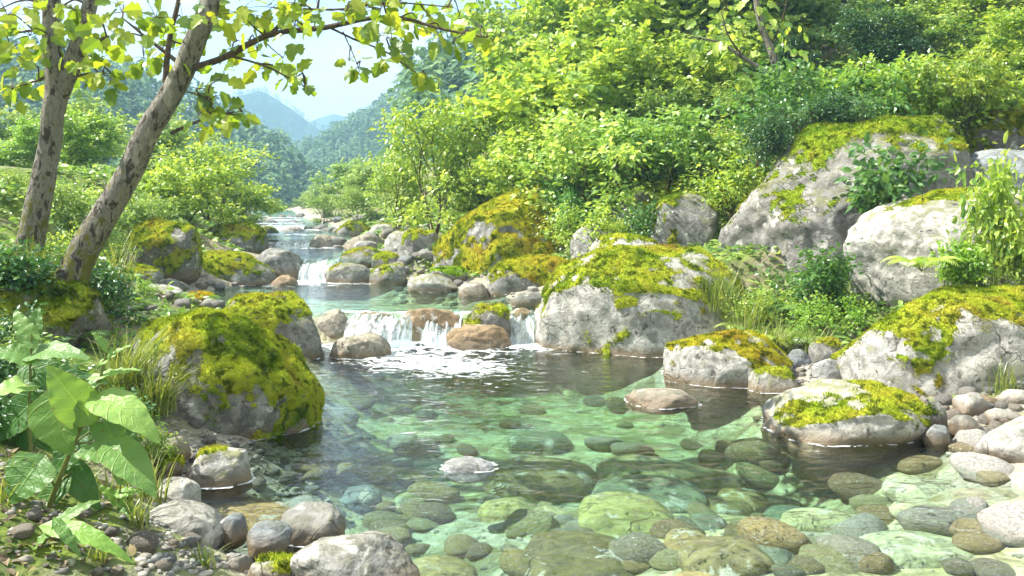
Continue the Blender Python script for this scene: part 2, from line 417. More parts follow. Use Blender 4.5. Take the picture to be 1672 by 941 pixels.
B('boulder', (409, 405, 501, 440), 'flat grey boulder left of the small upper cascade', yf=14.0, zl=.42, col=GREY, seed=38, ctrl=False)
B('mossy_boulder', (178, 431, 264, 472), 'half-hidden mossy stone right of the leaning trunk', yf=11.6, moss=.5, col=GREY, seed=39)
B('boulder', (260, 455, 304, 478), 'small grey stone between the white boulder and the wide mossy one', yf=11.4, col=GREY, seed=40)
B('boulder', (390, 383, 438, 408), 'tan boulder at the left margin of the distant shallows', yf=17.5, col=WARM, moss=.2, seed=41)
# --- right side of the fall
B('mossy_boulder', (867, 402, 1246, 580), 'largest mossy boulder right of the waterfall, pale with yellow moss', zl=0, moss=.50, mdir=(.12, -.02), col=PALE, seed=52, tilt=-4, pre=(1, .8, .62), cuts=5)
B('boulder', (1079, 536, 1290, 631), 'pale low boulder with ochre top in the pool beside the gravel', zl=0, moss=.30, mdir=(.3, 0), mtint=(1.05, .9, .8), col=PALE, seed=53, cuts=4)
B('boulder', (1221, 601, 1307, 642), 'small pale green-tinged boulder right of the ochre-topped one', zl=0, moss=.12, col=PALE, seed=54, cuts=4)
B('mossy_boulder', (1362, 468, 1752, 662), 'large pale boulder with mossy crown at the right edge above the gravel', yf=6.55, zl=.03, moss=.48, mdir=(.25, -.05), col=PALE, seed=55, cuts=5, ctrl=True)
B('mossy_boulder', (1249, 626, 1510, 724), 'pale moss-capped boulder standing in the water at right', zl=0, moss=.30, mdir=(.40, .08), col=PALE, seed=256, cuts=2, pre=(1, .8, .6))
B('boulder', (1588, 683, 1745, 762), 'white boulder cut by the right edge at the waterline', zl=0, col=PALE, seed=57, cuts=4)
B('boulder', (1021, 636, 1139, 666), 'low tan stone barely breaking the surface of the pool', zl=0, col=WARM, seed=58, cuts=3, bury=.8)
B('boulder', (722, 750, 809, 771), 'flat blue-grey stone just breaking the clear near water', zl=0, col=(.32, .35, .38), seed=59, cuts=3, bury=2.0, stain=.15)
# --- right upper pool margin
B('mossy_boulder', (690, 300, 980, 455), 'huge sloping boulder covered with yellow moss behind the upper pool', yf=13.4, zl=.36, moss=.76, mdir=(-.15, -.05), mtint=(1.15, 1, 1), col=GREY, seed=60, tilt=16, pre=(1.15, .8, .66), cuts=4, ctrl=True)
B('mossy_boulder', (793, 419, 943, 485), 'ochre and green mossy boulder at the right margin of the upper pool', zl=.30, moss=.66, mtint=(1.08, .95, .9), col=GREY, seed=61, cuts=3)
B('mossy_boulder', (646, 373, 722, 443), 'upright grey boulder with green foot left of the sloping yellow one', yf=14.6, zl=.38, moss=.30, mdir=(-.3, -.3), col=GREY, seed=62, pre=(.8, .8, 1))
B('boulder', (663, 447, 748, 477), 'flat pale stone at the far edge of the upper pool', zl=.30, col=PALE, moss=.1, seed=63)
B('boulder', (748, 461, 801, 484), 'small flat tan stone left of the ochre mossy boulder', zl=.30, col=WARM, seed=64)
B('boulder', (834, 476, 893, 500), 'grey stone at the near right corner of the upper pool', zl=.30, col=GREY, seed=65)
B('boulder', (603, 431, 665, 464), 'rounded stone with a thin moss cap in the upper pool', zl=.30, col=GREY, moss=.35, seed=66)
B('boulder', (530, 429, 614, 462), 'grey stone with pale top right of the small upper cascade', zl=.30, col=GREY, moss=.3, seed=67)
B('boulder', (608, 411, 660, 440), 'yellow-green mossy stone left of the upright grey boulder', yf=14.6, moss=.6, col=GREY, seed=68)
B('boulder', (553, 405, 636, 434), 'flat mossy stone behind the small upper cascade', yf=14.7, zl=.5, moss=.4, col=GREY, seed=69)
B('boulder', (890, 468, 940, 492), 'small dark stone between the upper pool and the largest right boulder', yf=10.9, col=DARK, seed=70)
B('boulder', (700, 436, 764, 460), 'mossy green stone at the foot of the sloping yellow boulder', yf=12.9, moss=.7, mtint=(.7, .95, .8), col=GREY, seed=71)
B('boulder', (930, 368, 1013, 422), 'grey boulder with pale top behind the largest right boulder', yf=11.8, col=GREY, moss=.1, seed=72, cuts=5, stain=0)
B('boulder', (958, 382, 1078, 436), 'pale rounded boulder peering over the largest mossy one', yf=11.0, col=PALE, moss=.25, seed=73, stain=0)
B('mossy_boulder', (1058, 315, 1176, 408), 'egg-shaped grey boulder with moss cap left of the cliff-like one', yf=11.2, moss=.36, col=GREY, seed=74, pre=(1, .9, .8), cuts=4, stain=0)
B('mossy_boulder', (995, 296, 1150, 372), 'mossy slab behind the egg-shaped boulder', yf=12.8, moss=.62, col=GREY, seed=75, tilt=12, stain=0)
B('mossy_boulder', (1168, 190, 1580, 440), 'huge cliff-like grey boulder under the bushes, moss down its left shoulder', yf=9.7, moss=.26, mdir=(-.15, -.15), mtint=(.75, .85, .8), col=(.24, .235, .22), seed=1766, tilt=15, pre=(1.2, .85, .66), cuts=4, rough=.07, stain=0)
B('boulder', (1386, 306, 1800, 515), 'great pale boulder at right between the leafy plants', yf=7.9, col=PALE, moss=.06, seed=77, tilt=10, cuts=6, stain=0)
B('boulder', (1555, 243, 1790, 345), 'blue-grey boulder high at the right edge', yf=9.6, col=SLATE, seed=78, stain=0)
B('mossy_boulder', (1490, 176, 1800, 300), 'olive moss-covered hump above the blue-grey boulder', yf=11.2, moss=1.0, mtint=(.7, .65, .6), col=DARK, seed=79, stain=0)
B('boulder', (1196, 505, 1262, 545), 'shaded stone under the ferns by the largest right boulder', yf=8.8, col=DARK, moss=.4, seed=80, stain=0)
B('boulder', (1285, 570, 1325, 602), 'blue-grey stone at the top of the right gravel', yf=7.75, col=SLATE, seed=81, stain=0)
B('boulder', (1320, 553, 1377, 590), 'green-grey stone against the large right boulder', yf=7.7, col=GREY, moss=.3, seed=82, stain=0)
B('boulder', (1322, 585, 1372, 622), 'white stone on the gravel left of the large right boulder', yf=7.2, col=PALE, seed=83, stain=0)
B('boulder', (1500, 652, 1546, 700), 'greenish stone right behind the moss-capped water boulder', yf=5.95, col=GREY, moss=.2, seed=84)
B('boulder', (1560, 644, 1612, 676), 'pale round pebble-bar stone below the large right boulder', yf=6.1, col=PALE, seed=85)
B('boulder', (1628, 634, 1690, 668), 'white stone at the right edge below the large boulder', yf=6.15, col=PALE, seed=86)
B('boulder', (1508, 694, 1552, 726), 'blue-grey stone at the waterline right of the moss-capped boulder', yf=5.6, col=SLATE, seed=87)
B('boulder', (1552, 678, 1600, 708), 'flat grey stone on the right gravel bar by the white edge boulder', yf=5.75, col=GREY, seed=88)
B('boulder', (1612, 668, 1672, 696), 'flat pale slab on the right gravel bar', yf=5.85, col=PALE, seed=89)
# --- the far stony bar, upstream
far = [((455, 370, 497, 386), 24, 'flat grey'), ((500, 383, 560, 408), 18.5, 'brown-grey'), ((548, 361, 606, 388), 22, 'yellow mossy'),
       ((600, 364, 655, 392), 21, 'pale mossy'), ((560, 382, 628, 410), 17.5, 'tan'), ((628, 376, 690, 412), 16.8, 'pale'),
       ((520, 371, 552, 384), 25, 'small dark'), ((425, 370, 458, 386), 23, 'moss-tinged'), ((470, 396, 512, 412), 18.4, 'low wet'),
       ((575, 393, 616, 412), 16.5, 'grey round'), ((640, 398, 668, 420), 15.8, 'little white'), ((400, 374, 428, 392), 21, 'tan pointed'),
       ((488, 366, 522, 378), 27, 'slim grey'), ((655, 358, 700, 382), 20, 'mossy green')]
for i, (bx, yy, w) in enumerate(far):
    B('boulder', bx, w+' boulder on the far stony bar '+['left of the shallows', 'beside the upper rapids', 'below the distant trees', 'right of the rapids', 'at the head of the cascade', 'under the sapling',
      'far up the stream', 'by the left bushes', 'in mid stream', 'behind the flat mossy stone', 'beside the upright boulder', 'near the left trees', 'where the stream vanishes', 'under the yellow sapling'][i],
      yf=yy, col=[GREY, WARM, GREY, PALE, WARM, PALE, DARK, GREY, WARM, GREY, PALE, WARM, GREY, GREY][i], moss=[None, None, .7, .35, None, .1, None, .4, None, None, None, None, None, .7][i], seed=100+i)

# extra ground anchors (world metres)
for c in [(-1.3, 3.3, .07), (-1.9, 3.6, .16), (-2.6, 4.0, .26), (-2.1, 4.7, .20), (-2.9, 5.0, .40), (-3.34, 6.5, .86), (-4.3, 7.3, 1.15), (-5, 6, 1.1), (-3.6, 9, .6),
          (2.9, 6.2, .04), (3.4, 5.8, .10), (2.6, 7.1, .10), (3.0, 8.0, .25), (2.6, 9.2, .38), (3.3, 9.0, .62), (4.2, 7.0, .3), (5.5, 8.5, .9), (1.5, 3.5, -.10), (2.1, 3.9, -.10), (2.3, 4.4, -.14), (1.3, 3.0, -.1)]:
    CTRL.append(c)
finish_ctrl()

# terrain sheet: dense near the stream, reaching past the hills
yy = np.concatenate([np.arange(0.0, 2.6, .2), np.arange(2.6, 11, .05), np.arange(11, 20, .09), 20*(1.03**np.arange(0, 122))]); yy = np.concatenate([[-40, -20, -8, -3, -1], yy])
tt = np.linspace(-1, 1, 330); xx0 = np.sinh(tt*5.6)/np.sinh(5.6)
GX = np.zeros((len(yy), len(tt))); GY = np.repeat(yy[:, None], len(tt), 1)
for i, y in enumerate(yy):
    ctr = np.interp(max(y, 0), YS, (XL+XR)/2) if y < 60 else np.interp(60, YS, (XL+XR)/2)
    GX[i] = ctr+xx0*700
GZ = ground(GX, np.maximum(GY, 0.0))
GZ = np.where(np.abs(GX) > 90, GZ*0+np.minimum(GZ, 12), GZ)
nr, nc = GX.shape
idx = np.arange(nr*nc).reshape(nr, nc)
quads = np.stack([idx[:-1, :-1], idx[:-1, 1:], idx[1:, 1:], idx[1:, :-1]], -1).reshape(-1, 4)
xl = np.interp(GY, YS, XL); xr = np.interp(GY, YS, XR)
bank = np.maximum(xl-GX, GX-xr)
t = NT('ground')
pos = t.n('ShaderNodeNewGeometry').outputs['Position']
bk = t.attr('bank')
n1 = t.noise(pos, 1.1, 5); n2 = t.noise(pos, 6.0, 5, .6); n3 = t.noise(pos, 26.0, 4)
n4 = t.noise(pos, 11.0, 5, .65, .8)
cob = t.ramp(n4, [(.34, (.20, .19, .15)), (.45, (.40, .37, .28)), (.52, (.33, .33, .29)), (.60, (.56, .52, .40))])
gap = n4
sand = t.mix(t.ramp(n2, [(.42, 0), (.56, 1)]), (.62, .58, .36), (.38, .35, .16))
bed = t.mix(t.ramp(n1, [(.40, .1), (.60, .9)]), cob, sand)
bed = t.mix(t.ramp(t.noise(pos, 3.4, 5, .62, .9), [(.50, 0), (.57, .8)]), bed, t.mix(n1, (.12, .14, .075), (.26, .19, .085)))
soil = t.mix(n2, (.16, .13, .085), (.33, .29, .20))
grn = t.mix(t.ramp(n2, [(.35, 0), (.65, 1)]), (.06, .10, .02), (.19, .24, .04))
land = t.mix(t.ramp(n1, [(.38, 0), (.52, 1)]), soil, grn)
mask = t.math('ADD', bk, t.math('MULTIPLY', t.math('SUBTRACT', n2, .5), 1.1))
c = t.mix(t.ramp(mask, [(.06, 0), (.2, 1)]), bed, t.mix(.5, cob, soil))
c = t.mix(t.ramp(t.math('MULTIPLY', mask, .4), [(.16, 0), (.5, 1)]), c, land)
bp = t.n('ShaderNodeBump', {'Height': t.math('ADD', t.math('MULTIPLY', gap, .6), t.math('MULTIPLY', n3, .6)), 'Strength': .7, 'Distance': .04})
GROUND = t.surf(t.n('ShaderNodeBsdfPrincipled', {'Base Color': c, 'Roughness': .9, 'Normal': bp.outputs[0], 'Specular IOR Level': .15}).outputs[0])
build('ground', np.stack([GX, GY, GZ], -1).reshape(-1, 3), quads, GROUND, None, True, {'bank': bank.ravel()})['kind'] = 'structure'

# ------------------------------------------------------------------ submerged cobbles (each one a stone)
def sunk(box, depth, label, col, seed, moss=None):
    x0, y0, x1, y1 = box
    yc = F*(EYE+depth*.7)/((y0+y1)/2-HY); rx = (x1-x0)/2*yc/F; ry = (y1-y0)/2*yc/F/math.sin(math.atan(((y0+y1)/2-HY)/F))*0.85
    ry = min(ry, rx*1.15); rz = max(0.3*rx, .05)
    V, Fc = rock_shape(seed, 5, (1, .9, .5), 0, 2, .02, .12)
    xc = ((x0+x1)/2-CX)*yc/F
    zg = float(ground(np.array(xc), np.array(yc)))
    top = min(-.4*depth, zg+.46*rx); rz = max((top-zg+.08)/2, .04, .22*rx); zc = top-rz
    o = build('submerged_stone', V*np.array([rx, ry, rz]), Fc, ROCK, None, True, None, (xc, yc, zc))
    tag(o, label, 'stone', 'rounded stones under the clear water'); o.color = (*col, 1); o['waterline'] = -9.0; o['stain'] = 0.0
    FOOT.append((xc, yc, rx*.9, ry*.9))
OLIVE, GREENS, TEAL, OCH = (.27, .23, .11), (.37, .36, .18), (.19, .23, .17), (.44, .32, .15)
for i, (bx, dp, lb, cl) in enumerate([
    ((838, 828, 1047, 930), .18, 'largest dark olive stone under the near water', (.20, .17, .08)),
    ((640, 815, 787, 882), .15, 'round golden stone under the near water left of the dark olive one', OCH),
    ((788, 690, 978, 745), .2, 'flat olive stone under mid pool, widest of the upper ones', OLIVE),
    ((963, 748, 1155, 802), .3, 'flat teal-green stone under mid pool behind the bright green one', TEAL),
    ((943, 785, 1100, 868), .25, 'bright green stone under water behind the dark olive one', (.37, .38, .15)),
    ((1085, 838, 1160, 882), .2, 'small golden stone under water right of the bright green one', OCH),
    ((1120, 822, 1190, 848), .25, 'small teal stone under water above the golden pair', TEAL),
    ((1108, 872, 1262, 945), .18, 'ochre and green stone near the bottom edge right of the olive one', OLIVE),
    ((1095, 908, 1185, 960), .12, 'tan stone at the bottom edge in the clear water', OCH),
    ((812, 905, 918, 960), .12, 'small tan stone at the bottom edge below the dark olive one', OCH),
    ((1445, 782, 1548, 820), .2, 'pale green stone under water left of the tan edge stone', (.5, .5, .36)),
    ((1548, 790, 1700, 862), .12, 'tan stone under water at the right edge', (.48, .40, .26)),
    ((1455, 820, 1560, 852), .2, 'pale stone under water below the pale green one', (.52, .52, .36)),
    ((1385, 866, 1602, 932), .2, 'wide pale green slab under water near the right bottom', (.46, .5, .32)),
    ((1275, 828, 1390, 862), .25, 'pale yellow-green flat stone under water in the right shallows', (.5, .52, .3)),
    ((1330, 874, 1380, 902), .2, 'small round green stone alone in the bright right shallows', GREENS),
    ((545, 755, 622, 790), .25, 'blue-shaded stone under water below the largest left boulder', SLATE),
    ((972, 703, 1172, 742), .25, 'long yellow-green stone under mid pool', GREENS),
    ((1165, 720, 1262, 752), .2, 'ochre stone under water left of the moss-capped boulder', OCH),
    ((1105, 690, 1222, 720), .15, 'brown stone under water near the low tan stone', BROWN),
    ((828, 650, 935, 674), .2, 'dark green stone under the water below the largest right boulder', TEAL),
    ((545, 710, 650, 740), .25, 'tan stone under water beside the largest left boulder', OCH),
    ((640, 742, 715, 770), .3, 'green stone under mid pool left of the flat blue-grey one', GREENS),
    ((1130, 765, 1230, 795), .3, 'olive stone under water right of the flat teal one', OLIVE),
    ((1250, 770, 1330, 798), .3, 'teal stone under water in the right deep', TEAL),
    ((600, 905, 690, 950), .15, 'dark ochre stone under water beside the broad grey boulder', (.24, .18, .09)),
    ((318, 776, 482, 838), .05, 'orange slab under shallow water at the left shore', (.42, .27, .11)),
    ((780, 775, 880, 812), .3, 'yellow stone under water above the dark olive one', (.5, .45, .2)),
    ((860, 800, 935, 830), .3, 'pale stone under water between the golden and bright green ones', (.5, .47, .3)),
    ((1210, 885, 1300, 925), .2, 'teal stone under water beside the wide pale slab', TEAL)]):
    sunk(bx, dp, lb, cl, 300+i)

# ------------------------------------------------------------------ pebbles
PEB = []
for k in range(7):
    V, Fc = rock_shape(500+k, 3, (1, .8, .6), 0, 4, .03)
    me_o = build('pebble', V, Fc, ROCK); PEB.append(me_o.data); D.objects.remove(me_o)
def clear(x, y, s=1.0):
    return all(((x-a)/(rx*s))**2+((y-b)/(ry*s))**2 > 1 for a, b, rx, ry in FOOT)
def pebbles(zone, n, smin, smax, label, group, cols, seed, name='pebble', cat='pebble', ymax=60, sunkz=None):
    r = np.random.default_rng(seed); made = 0; tries = 0
    while made < n and tries < n*12:
        tries += 1
        px = r.uniform(zone[0], zone[2]); py = r.uniform(zone[1], zone[3])
        p = hit(px, py, 2.6, ymax)
        if not clear(p[0], p[1]): continue
        s = r.uniform(smin, smax)*(.6+.4*r.random())
        o = D.objects.new(name, PEB[r.integers(len(PEB))]); COL.objects.link(o)
        sz = s*(r.uniform(.32, .48) if name == 'submerged_pebble' else r.uniform(.5, .75))
        o.location = (p[0], p[1], p[2]+sz*.35); o.scale = (s, s*r.uniform(.7, 1), sz); o.rotation_euler = (r.normal(0, .15), r.normal(0, .15), r.uniform(0, 6.3))
        c = np.array(cols[r.integers(len(cols))])*r.uniform(.75, 1.2)
        o.color = (*[float(v) for v in c], 1); o['waterline'] = float(p[2]); o['stain'] = .3
        tag(o, label, cat, group); FOOT.append((p[0], p[1], s*.8, s*.7)); made += 1
MIXC = [GREY, PALE, WARM, SLATE, GREY, PALE]
pebbles((225, 690, 520, 941), 45, .03, .085, 'small rounded pebble among the boulders of the near left shore', 'pebbles of the left shore', [GREY, SLATE, DARK, WARM], 1)
pebbles((0, 770, 235, 941), 22, .02, .055, 'small stone on the bare ground under the heart-leaved plant', 'stones under the heart-leaved plant', [WARM, GREY, PALE], 21)
pebbles((1480, 630, 1672, 735), 45, .03, .09, 'small pebble on the gravel bar under the large right boulder', 'pebbles of the right bar', MIXC, 2)
pebbles((1260, 540, 1400, 645), 40, .03, .085, 'small pebble between the ochre-topped boulder and the large right boulder', 'pebbles behind the ochre-topped boulder', MIXC, 3)
pebbles((180, 430, 480, 512), 25, .06, .13, 'cobble along the left margin of the upper pool', 'cobbles left of the upper pool', MIXC, 4, 'cobble', 'cobble')
pebbles((640, 425, 950, 502), 35, .06, .13, 'cobble along the right margin of the upper pool', 'cobbles right of the upper pool', MIXC, 5, 'cobble', 'cobble')
pebbles((400, 365, 700, 430), 60, .08, .2, 'cobble on the far bar upstream of the upper pool', 'cobbles of the far bar', MIXC, 6, 'cobble', 'cobble')
pebbles((470, 650, 1672, 941), 80, .06, .19, 'small pebble lying under the clear pool water', 'pebbles under the pool', [OLIVE, GREENS, TEAL, OCH, OCH, PALE, BROWN], 7, 'submerged_pebble', 'pebble')
pebbles((405, 353, 610, 384), 40, .12, .34, 'stone in the far rapids below the distant trees', 'stones of the far rapids', MIXC, 8, 'stone', 'stone')
pebbles((430, 384, 560, 410), 12, .10, .22, 'stone in the shallow run above the small upper cascade', 'stones of the upper run', MIXC, 9, 'stone', 'stone')
pebbles((560, 730, 1672, 941), 45, .10, .26, 'flat cobble packed on the near stream bed', 'cobbles of the near bed', [OLIVE, OCH, OCH, WARM, PALE, BROWN, GREENS], 17, 'submerged_pebble', 'cobble')
# fine gravel: uncountable
t = NT('gravel_stone')
c = t.ramp(t.attr('rnd'), [(0, (.12, .12, .115)), (.3, (.30, .27, .21)), (.55, (.22, .24, .24)), (.8, (.42, .38, .30)), (1, (.52, .50, .45))])
c = t.mix(t.ramp(t.noise(t.n('ShaderNodeTexCoord').outputs['Object'], 60.0, 4), [(.4, .5), (.6, 0)]), c, (.1, .09, .07))
GRAV = t.surf(t.n('ShaderNodeBsdfPrincipled', {'Base Color': c, 'Roughness': .8}).outputs[0])
r = np.random.default_rng(11); gv, gf, gr = [], [], []; V3, F3 = ico(2)
pts = []
for zn, n in (((225, 690, 560, 941), 1600), ((-20, 720, 240, 941), 200), ((1480, 620, 1672, 740), 900), ((1250, 540, 1400, 650), 700), ((640, 430, 950, 500), 400), ((180, 430, 480, 515), 400), ((380, 362, 700, 430), 500), ((500, 640, 1672, 941), 700)):
    for k in range(n):
        pts.append((r.uniform(zn[0], zn[2]), r.uniform(zn[1], zn[3])))
for px, py in pts:
    p = hit(px, py, 2.6, 45); s = (.007+.026*r.random()**2.2)*(1 if p[1] < 9 else 1.8); gr.append(np.full(len(V3), r.random()))
    gf.append(F3+len(gv)*len(V3)); gv.append(V3*(np.array([s, s*r.uniform(.6, .95), s*r.uniform(.35, .6)])*(1+.22*vn(V3*1.3+r.uniform(-50, 50, 3), 4))[:, None])@np.array([[math.cos(a_ := r.uniform(0, 6.28)), math.sin(a_), 0], [-math.sin(a_), math.cos(a_), 0], [0, 0, 1]])+p)
g = build('gravel', np.concatenate(gv), np.concatenate(gf), GRAV, None, True, {'rnd': np.concatenate(gr)})
g['kind'] = 'stuff'; g['label'] = 'fine gravel between the boulders and on the stream bed'; g['category'] = 'gravel'; g.color = (*GREY, 1); g['waterline'] = -9.0; g['stain'] = 0.0

# ------------------------------------------------------------------ water
def water_material(name, tint, foamy=True):
    t = NT(name)
    pos = t.n('ShaderNodeNewGeometry').outputs['Position']
    v = t.n('ShaderNodeMapping', {'Vector': pos, 'Scale': (1.0, 1.9, 1)}).outputs[0]
    n1 = t.noise(v, 2.6, 3, .5, .3); n2 = t.noise(v, 9.0, 3, .55, .3)
    hgt = t.math('ADD', t.math('MULTIPLY', n1, .7), t.math('MULTIPLY', n2, .22))
    bp = t.n('ShaderNodeBump', {'Height': hgt, 'Strength': .8, 'Distance': .07})
    fr = t.n('ShaderNodeFresnel', {'IOR': 1.33, 'Normal': bp.outputs[0]})
    tr = t.n('ShaderNodeBsdfTransparent', {'Color': (*tint, 1)})
    gl = t.n('ShaderNodeBsdfGlossy', {'Color': (1, 1, 1, 1), 'Roughness': .04, 'Normal': bp.outputs[0]})
    sh = t.shader_mix(fr.outputs[0], tr.outputs[0], gl.outputs[0])
    if foamy:
        fa = t.attr('foam')
        vf = t.n('ShaderNodeMapping', {'Vector': pos, 'Scale': (1.0, 2.3, 1)}).outputs[0]
        fn = t.noise(vf, 5.5, 6, .68, 1.3)
        m = t.math('ADD', fn, t.math('MULTIPLY', fa, .27))
        m = t.ramp(m, [(.65, 0), (.76, .92)])
        m = t.math('MULTIPLY', m, t.ramp(fa, [(.0, 0), (.06, 1)]))
        l2 = t.math('ADD', t.attr('line'), t.math('MULTIPLY', t.math('SUBTRACT', n2, .5), 1.6))
        m = t.math('MAXIMUM', m, t.ramp(l2, [(.80, 0), (1.0, .7)]))  # waterline rings: foam and ripple highlights painted in diffuse white
        df = t.n('ShaderNodeBsdfDiffuse', {'Color': (.86, .9, .9, 1), 'Normal': bp.outputs[0]})
        sh = t.shader_mix(m, sh, df.outputs[0])
    return t, t.surf(sh)

def lip_x(px, y): return (px-CX)*y/F
def seg_dist(X, Y, a, b):
    a = np.array(a); b = np.array(b); d = b-a; L = (d**2).sum()
    s = np.clip(((X-a[0])*d[0]+(Y-a[1])*d[1])/L, 0, 1)
    return np.hypot(X-a[0]-s*d[0], Y-a[1]-s*d[1])

def sheet(name, z, y0, y1, step, falls, mat, ml, mr, closed=False, rings=()):
    ys = np.arange(y0, y1+step/2, step); n = int(max(60, 5.5/step)); n = min(n, 320)
    Y = np.repeat(ys[:, None], n, 1); a = np.interp(ys, YS, XL)-ml; b = np.interp(ys, YS, XR)+mr
    X = a[:, None]+(b-a)[:, None]*np.linspace(0, 1, n)[None]
    foam = np.zeros_like(X)
    for fa, fb, reach in falls:
        d = seg_dist(X, Y, fa, fb); foam = np.maximum(foam, np.exp(-(d/reach)**1.4))
    P = np.stack([X, Y*1.6, 0*X], -1)
    Z = z+.006*fbm(P*1.6, 5, 3)+foam*.05*fbm(P*5, 6, 4)
    for cx, cy, rx, ry, amp in rings:
        d = np.hypot((X-cx)/rx, (Y-cy)/ry)-1
        Z = Z+amp*np.sin(d*42)*np.exp(-np.maximum(d, 0)*5)*(d > -.1)
    line = np.zeros_like(X)
    for cx, cy, an, ra, zl in WLINE:
        if abs(zl-z) > .15: continue
        rr = np.hypot(X-cx, Y-cy); near = rr < ra.max()+.3
        rad = np.interp(np.arctan2(Y[near]-cy, X[near]-cx), an, ra, period=2*math.pi)
        dd = rr[near]-rad
        line[near] = np.maximum(line[near], np.exp(-((dd-.012)/.028)**2)+.35*np.exp(-((dd-.10)/.022)**2))
    V = np.stack([X, Y, Z], -1).reshape(-1, 3); nr_, nc_ = X.shape; I = np.arange(nr_*nc_).reshape(nr_, nc_)
    Q = np.stack([I[:-1, :-1], I[:-1, 1:], I[1:, 1:], I[1:, :-1]], -1).reshape(-1, 4)
    fo = foam.ravel(); li = line.ravel()
    if closed:
        m = len(V); V2 = V.copy(); V2[:, 2] = -1.3; V = np.concatenate([V, V2]); fo = np.concatenate([fo, fo*0]); li = np.concatenate([li, li*0])
        Qb = Q[:, ::-1]+m
        ring = np.concatenate([I[0, :], I[1:, -1], I[-1, :-1][::-1], I[1:-1, 0][::-1]]); nx = np.roll(ring, -1)
        Q = np.concatenate([Q, Qb, np.stack([ring, ring+m, nx+m, nx], -1)])
    o = build(name, V, Q, mat, None, True, {'foam': fo, 'line': li}); o['kind'] = 'structure'
    return o

tw, WPOOL = water_material('pool_water', (.90, .98, .95))
va = tw.n('ShaderNodeVolumeAbsorption', {'Color': (.36, .72, .58, 1), 'Density': .66})
tw.t.links.new(va.outputs[0], tw.out.inputs['Volume'])
tw2, WUP = water_material('upper_water', (.62, .86, .80))
f0 = [((lip_x(575, 9.6), 9.55), (lip_x(760, 9.6), 9.5), .72), ((lip_x(838, 9.6), 9.5), (lip_x(868, 9.6), 9.5), .4), ((lip_x(640, 8.6), 8.7), (lip_x(760, 8.6), 8.3), .55)]
f1 = [((lip_x(485, 13.9), 13.95), (lip_x(552, 13.9), 13.95), .7), ((lip_x(560, 10.1), 10.0), (lip_x(760, 10.1), 10.0), .12)]
sheet('pool_water', 0.0, 1.2, 9.9, .02, f0, WPOOL, 1.0, 1.0, True,
      [(-1.95, 6.35, .76, .55, .006), (2.2, 6.15, .55, .45, .006), (-1.78, 5.0, .24, .2, .004), (1.2, 6.85, .3, .2, .004)])
sheet('upper_pool_water', .30, 9.93, 14.3, .06, f1, WUP, .5, .5)
sheet('stream_water', .62, 14.33, 18.55, .1, [((lip_x(450, 18), 18.3), (lip_x(520, 18), 18.3), .5)], WUP, .4, .4)
sheet('stream_water', .78, 18.5, 25.6, .15, [((lip_x(440, 25), 25.2), (lip_x(500, 25), 25.2), .7), ((-5.9, 21.5), (-5.2, 21.3), .4)], WUP, .4, .4)
sheet('stream_water', .92, 25.5, 70, .6, [((-9, 31), (-8.6, 33), .9), ((-8, 27), (-7, 27.5), .5), ((-10.5, 37), (-9.4, 37), .8)], WUP, .3, .3)

t = NT('falling_water')
u = t.attr('across'); d = t.attr('down')
vec = t.n('ShaderNodeCombineXYZ', {0: t.math('MULTIPLY', u, 9.0), 1: t.math('MULTIPLY', d, 1.5)}).outputs[0]
n1 = t.noise(vec, 2.4, 7, .68, 1.1)
m = t.ramp(t.math('ADD', n1, t.math('MULTIPLY', d, .20)), [(.50, 0), (.74, .9)])
bp = t.n('ShaderNodeBump', {'Height': n1, 'Strength': .8, 'Distance': .05})
tr = t.n('ShaderNodeBsdfTransparent', {'Color': (.80, .95, .92, 1)})
gl = t.n('ShaderNodeBsdfGlossy', {'Roughness': .08, 'Normal': bp.outputs[0]})
wt = t.shader_mix(.35, t.n('ShaderNodeBsdfDiffuse', {'Color': (.88, .92, .93, 1)}).outputs[0], t.n('ShaderNodeBsdfTranslucent', {'Color': (.8, .9, .92, 1)}).outputs[0])
FALL = t.surf(t.shader_mix(m, t.shader_mix(.22, tr.outputs[0], gl.outputs[0]), wt))

def cascade(px0, px1, ylip, zt, zb, throw, seed, bow=0.0, rag=.06):
    n, k = 90, 34
    s = np.linspace(0, 1, n); q = np.linspace(0, 1, k)
    X = np.repeat(lip_x(px0+(px1-px0)*s, ylip)[:, None], k, 1)
    wob = fbm(np.stack([s*5, s*0+seed*3.1, s*0], -1), seed, 3)
    fine = fbm(np.stack([np.repeat(s[:, None], k, 1)*26, np.repeat(q[None], n, 0)*1.6, 0*X], -1), seed+3, 3)
    back = .30
    # the sheet slides over a rounded lip, then drops
    ang = np.clip(q/.55, 0, 1)
    crest = np.clip((q-.20)/.80, 0, 1)
    Z = zt+.012-(zt-zb+.03)*(crest[None]**(1.9+.9*wob[:, None]))-rag*np.abs(wob)[:, None]*np.sin(math.pi*np.clip(q*1.2, 0, 1))[None]
    Yv = ylip+back-(back+throw)*(q[None]**(.75+.15*wob[:, None]))-(bow*np.sin(s*math.pi)[:, None]+.10*wob[:, None])*ang[None]+.02*fine
    X = X+.02*fine
    V = np.stack([X, Yv, Z+.012*fine], -1).reshape(-1, 3); I = np.arange(n*k).reshape(n, k)
    Q = np.stack([I[:-1, :-1], I[:-1, 1:], I[1:, 1:], I[1:, :-1]], -1).reshape(-1, 4)
    ac = np.repeat((s*abs(px1-px0)/190+seed)[:, None], k, 1).ravel(); dn = np.repeat(q[None], n, 0).ravel()
    o = build('waterfall', V, Q, FALL, None, True, {'across': ac, 'down': dn}); o['kind'] = 'structure'
cascade(566, 676, 9.80, .30, 0, .30, 1, .22)
cascade(688, 754, 9.84, .30, 0, .26, 2, .08, .16)
cascade(830, 872, 9.86, .30, 0, .22, 3, 0, .1)
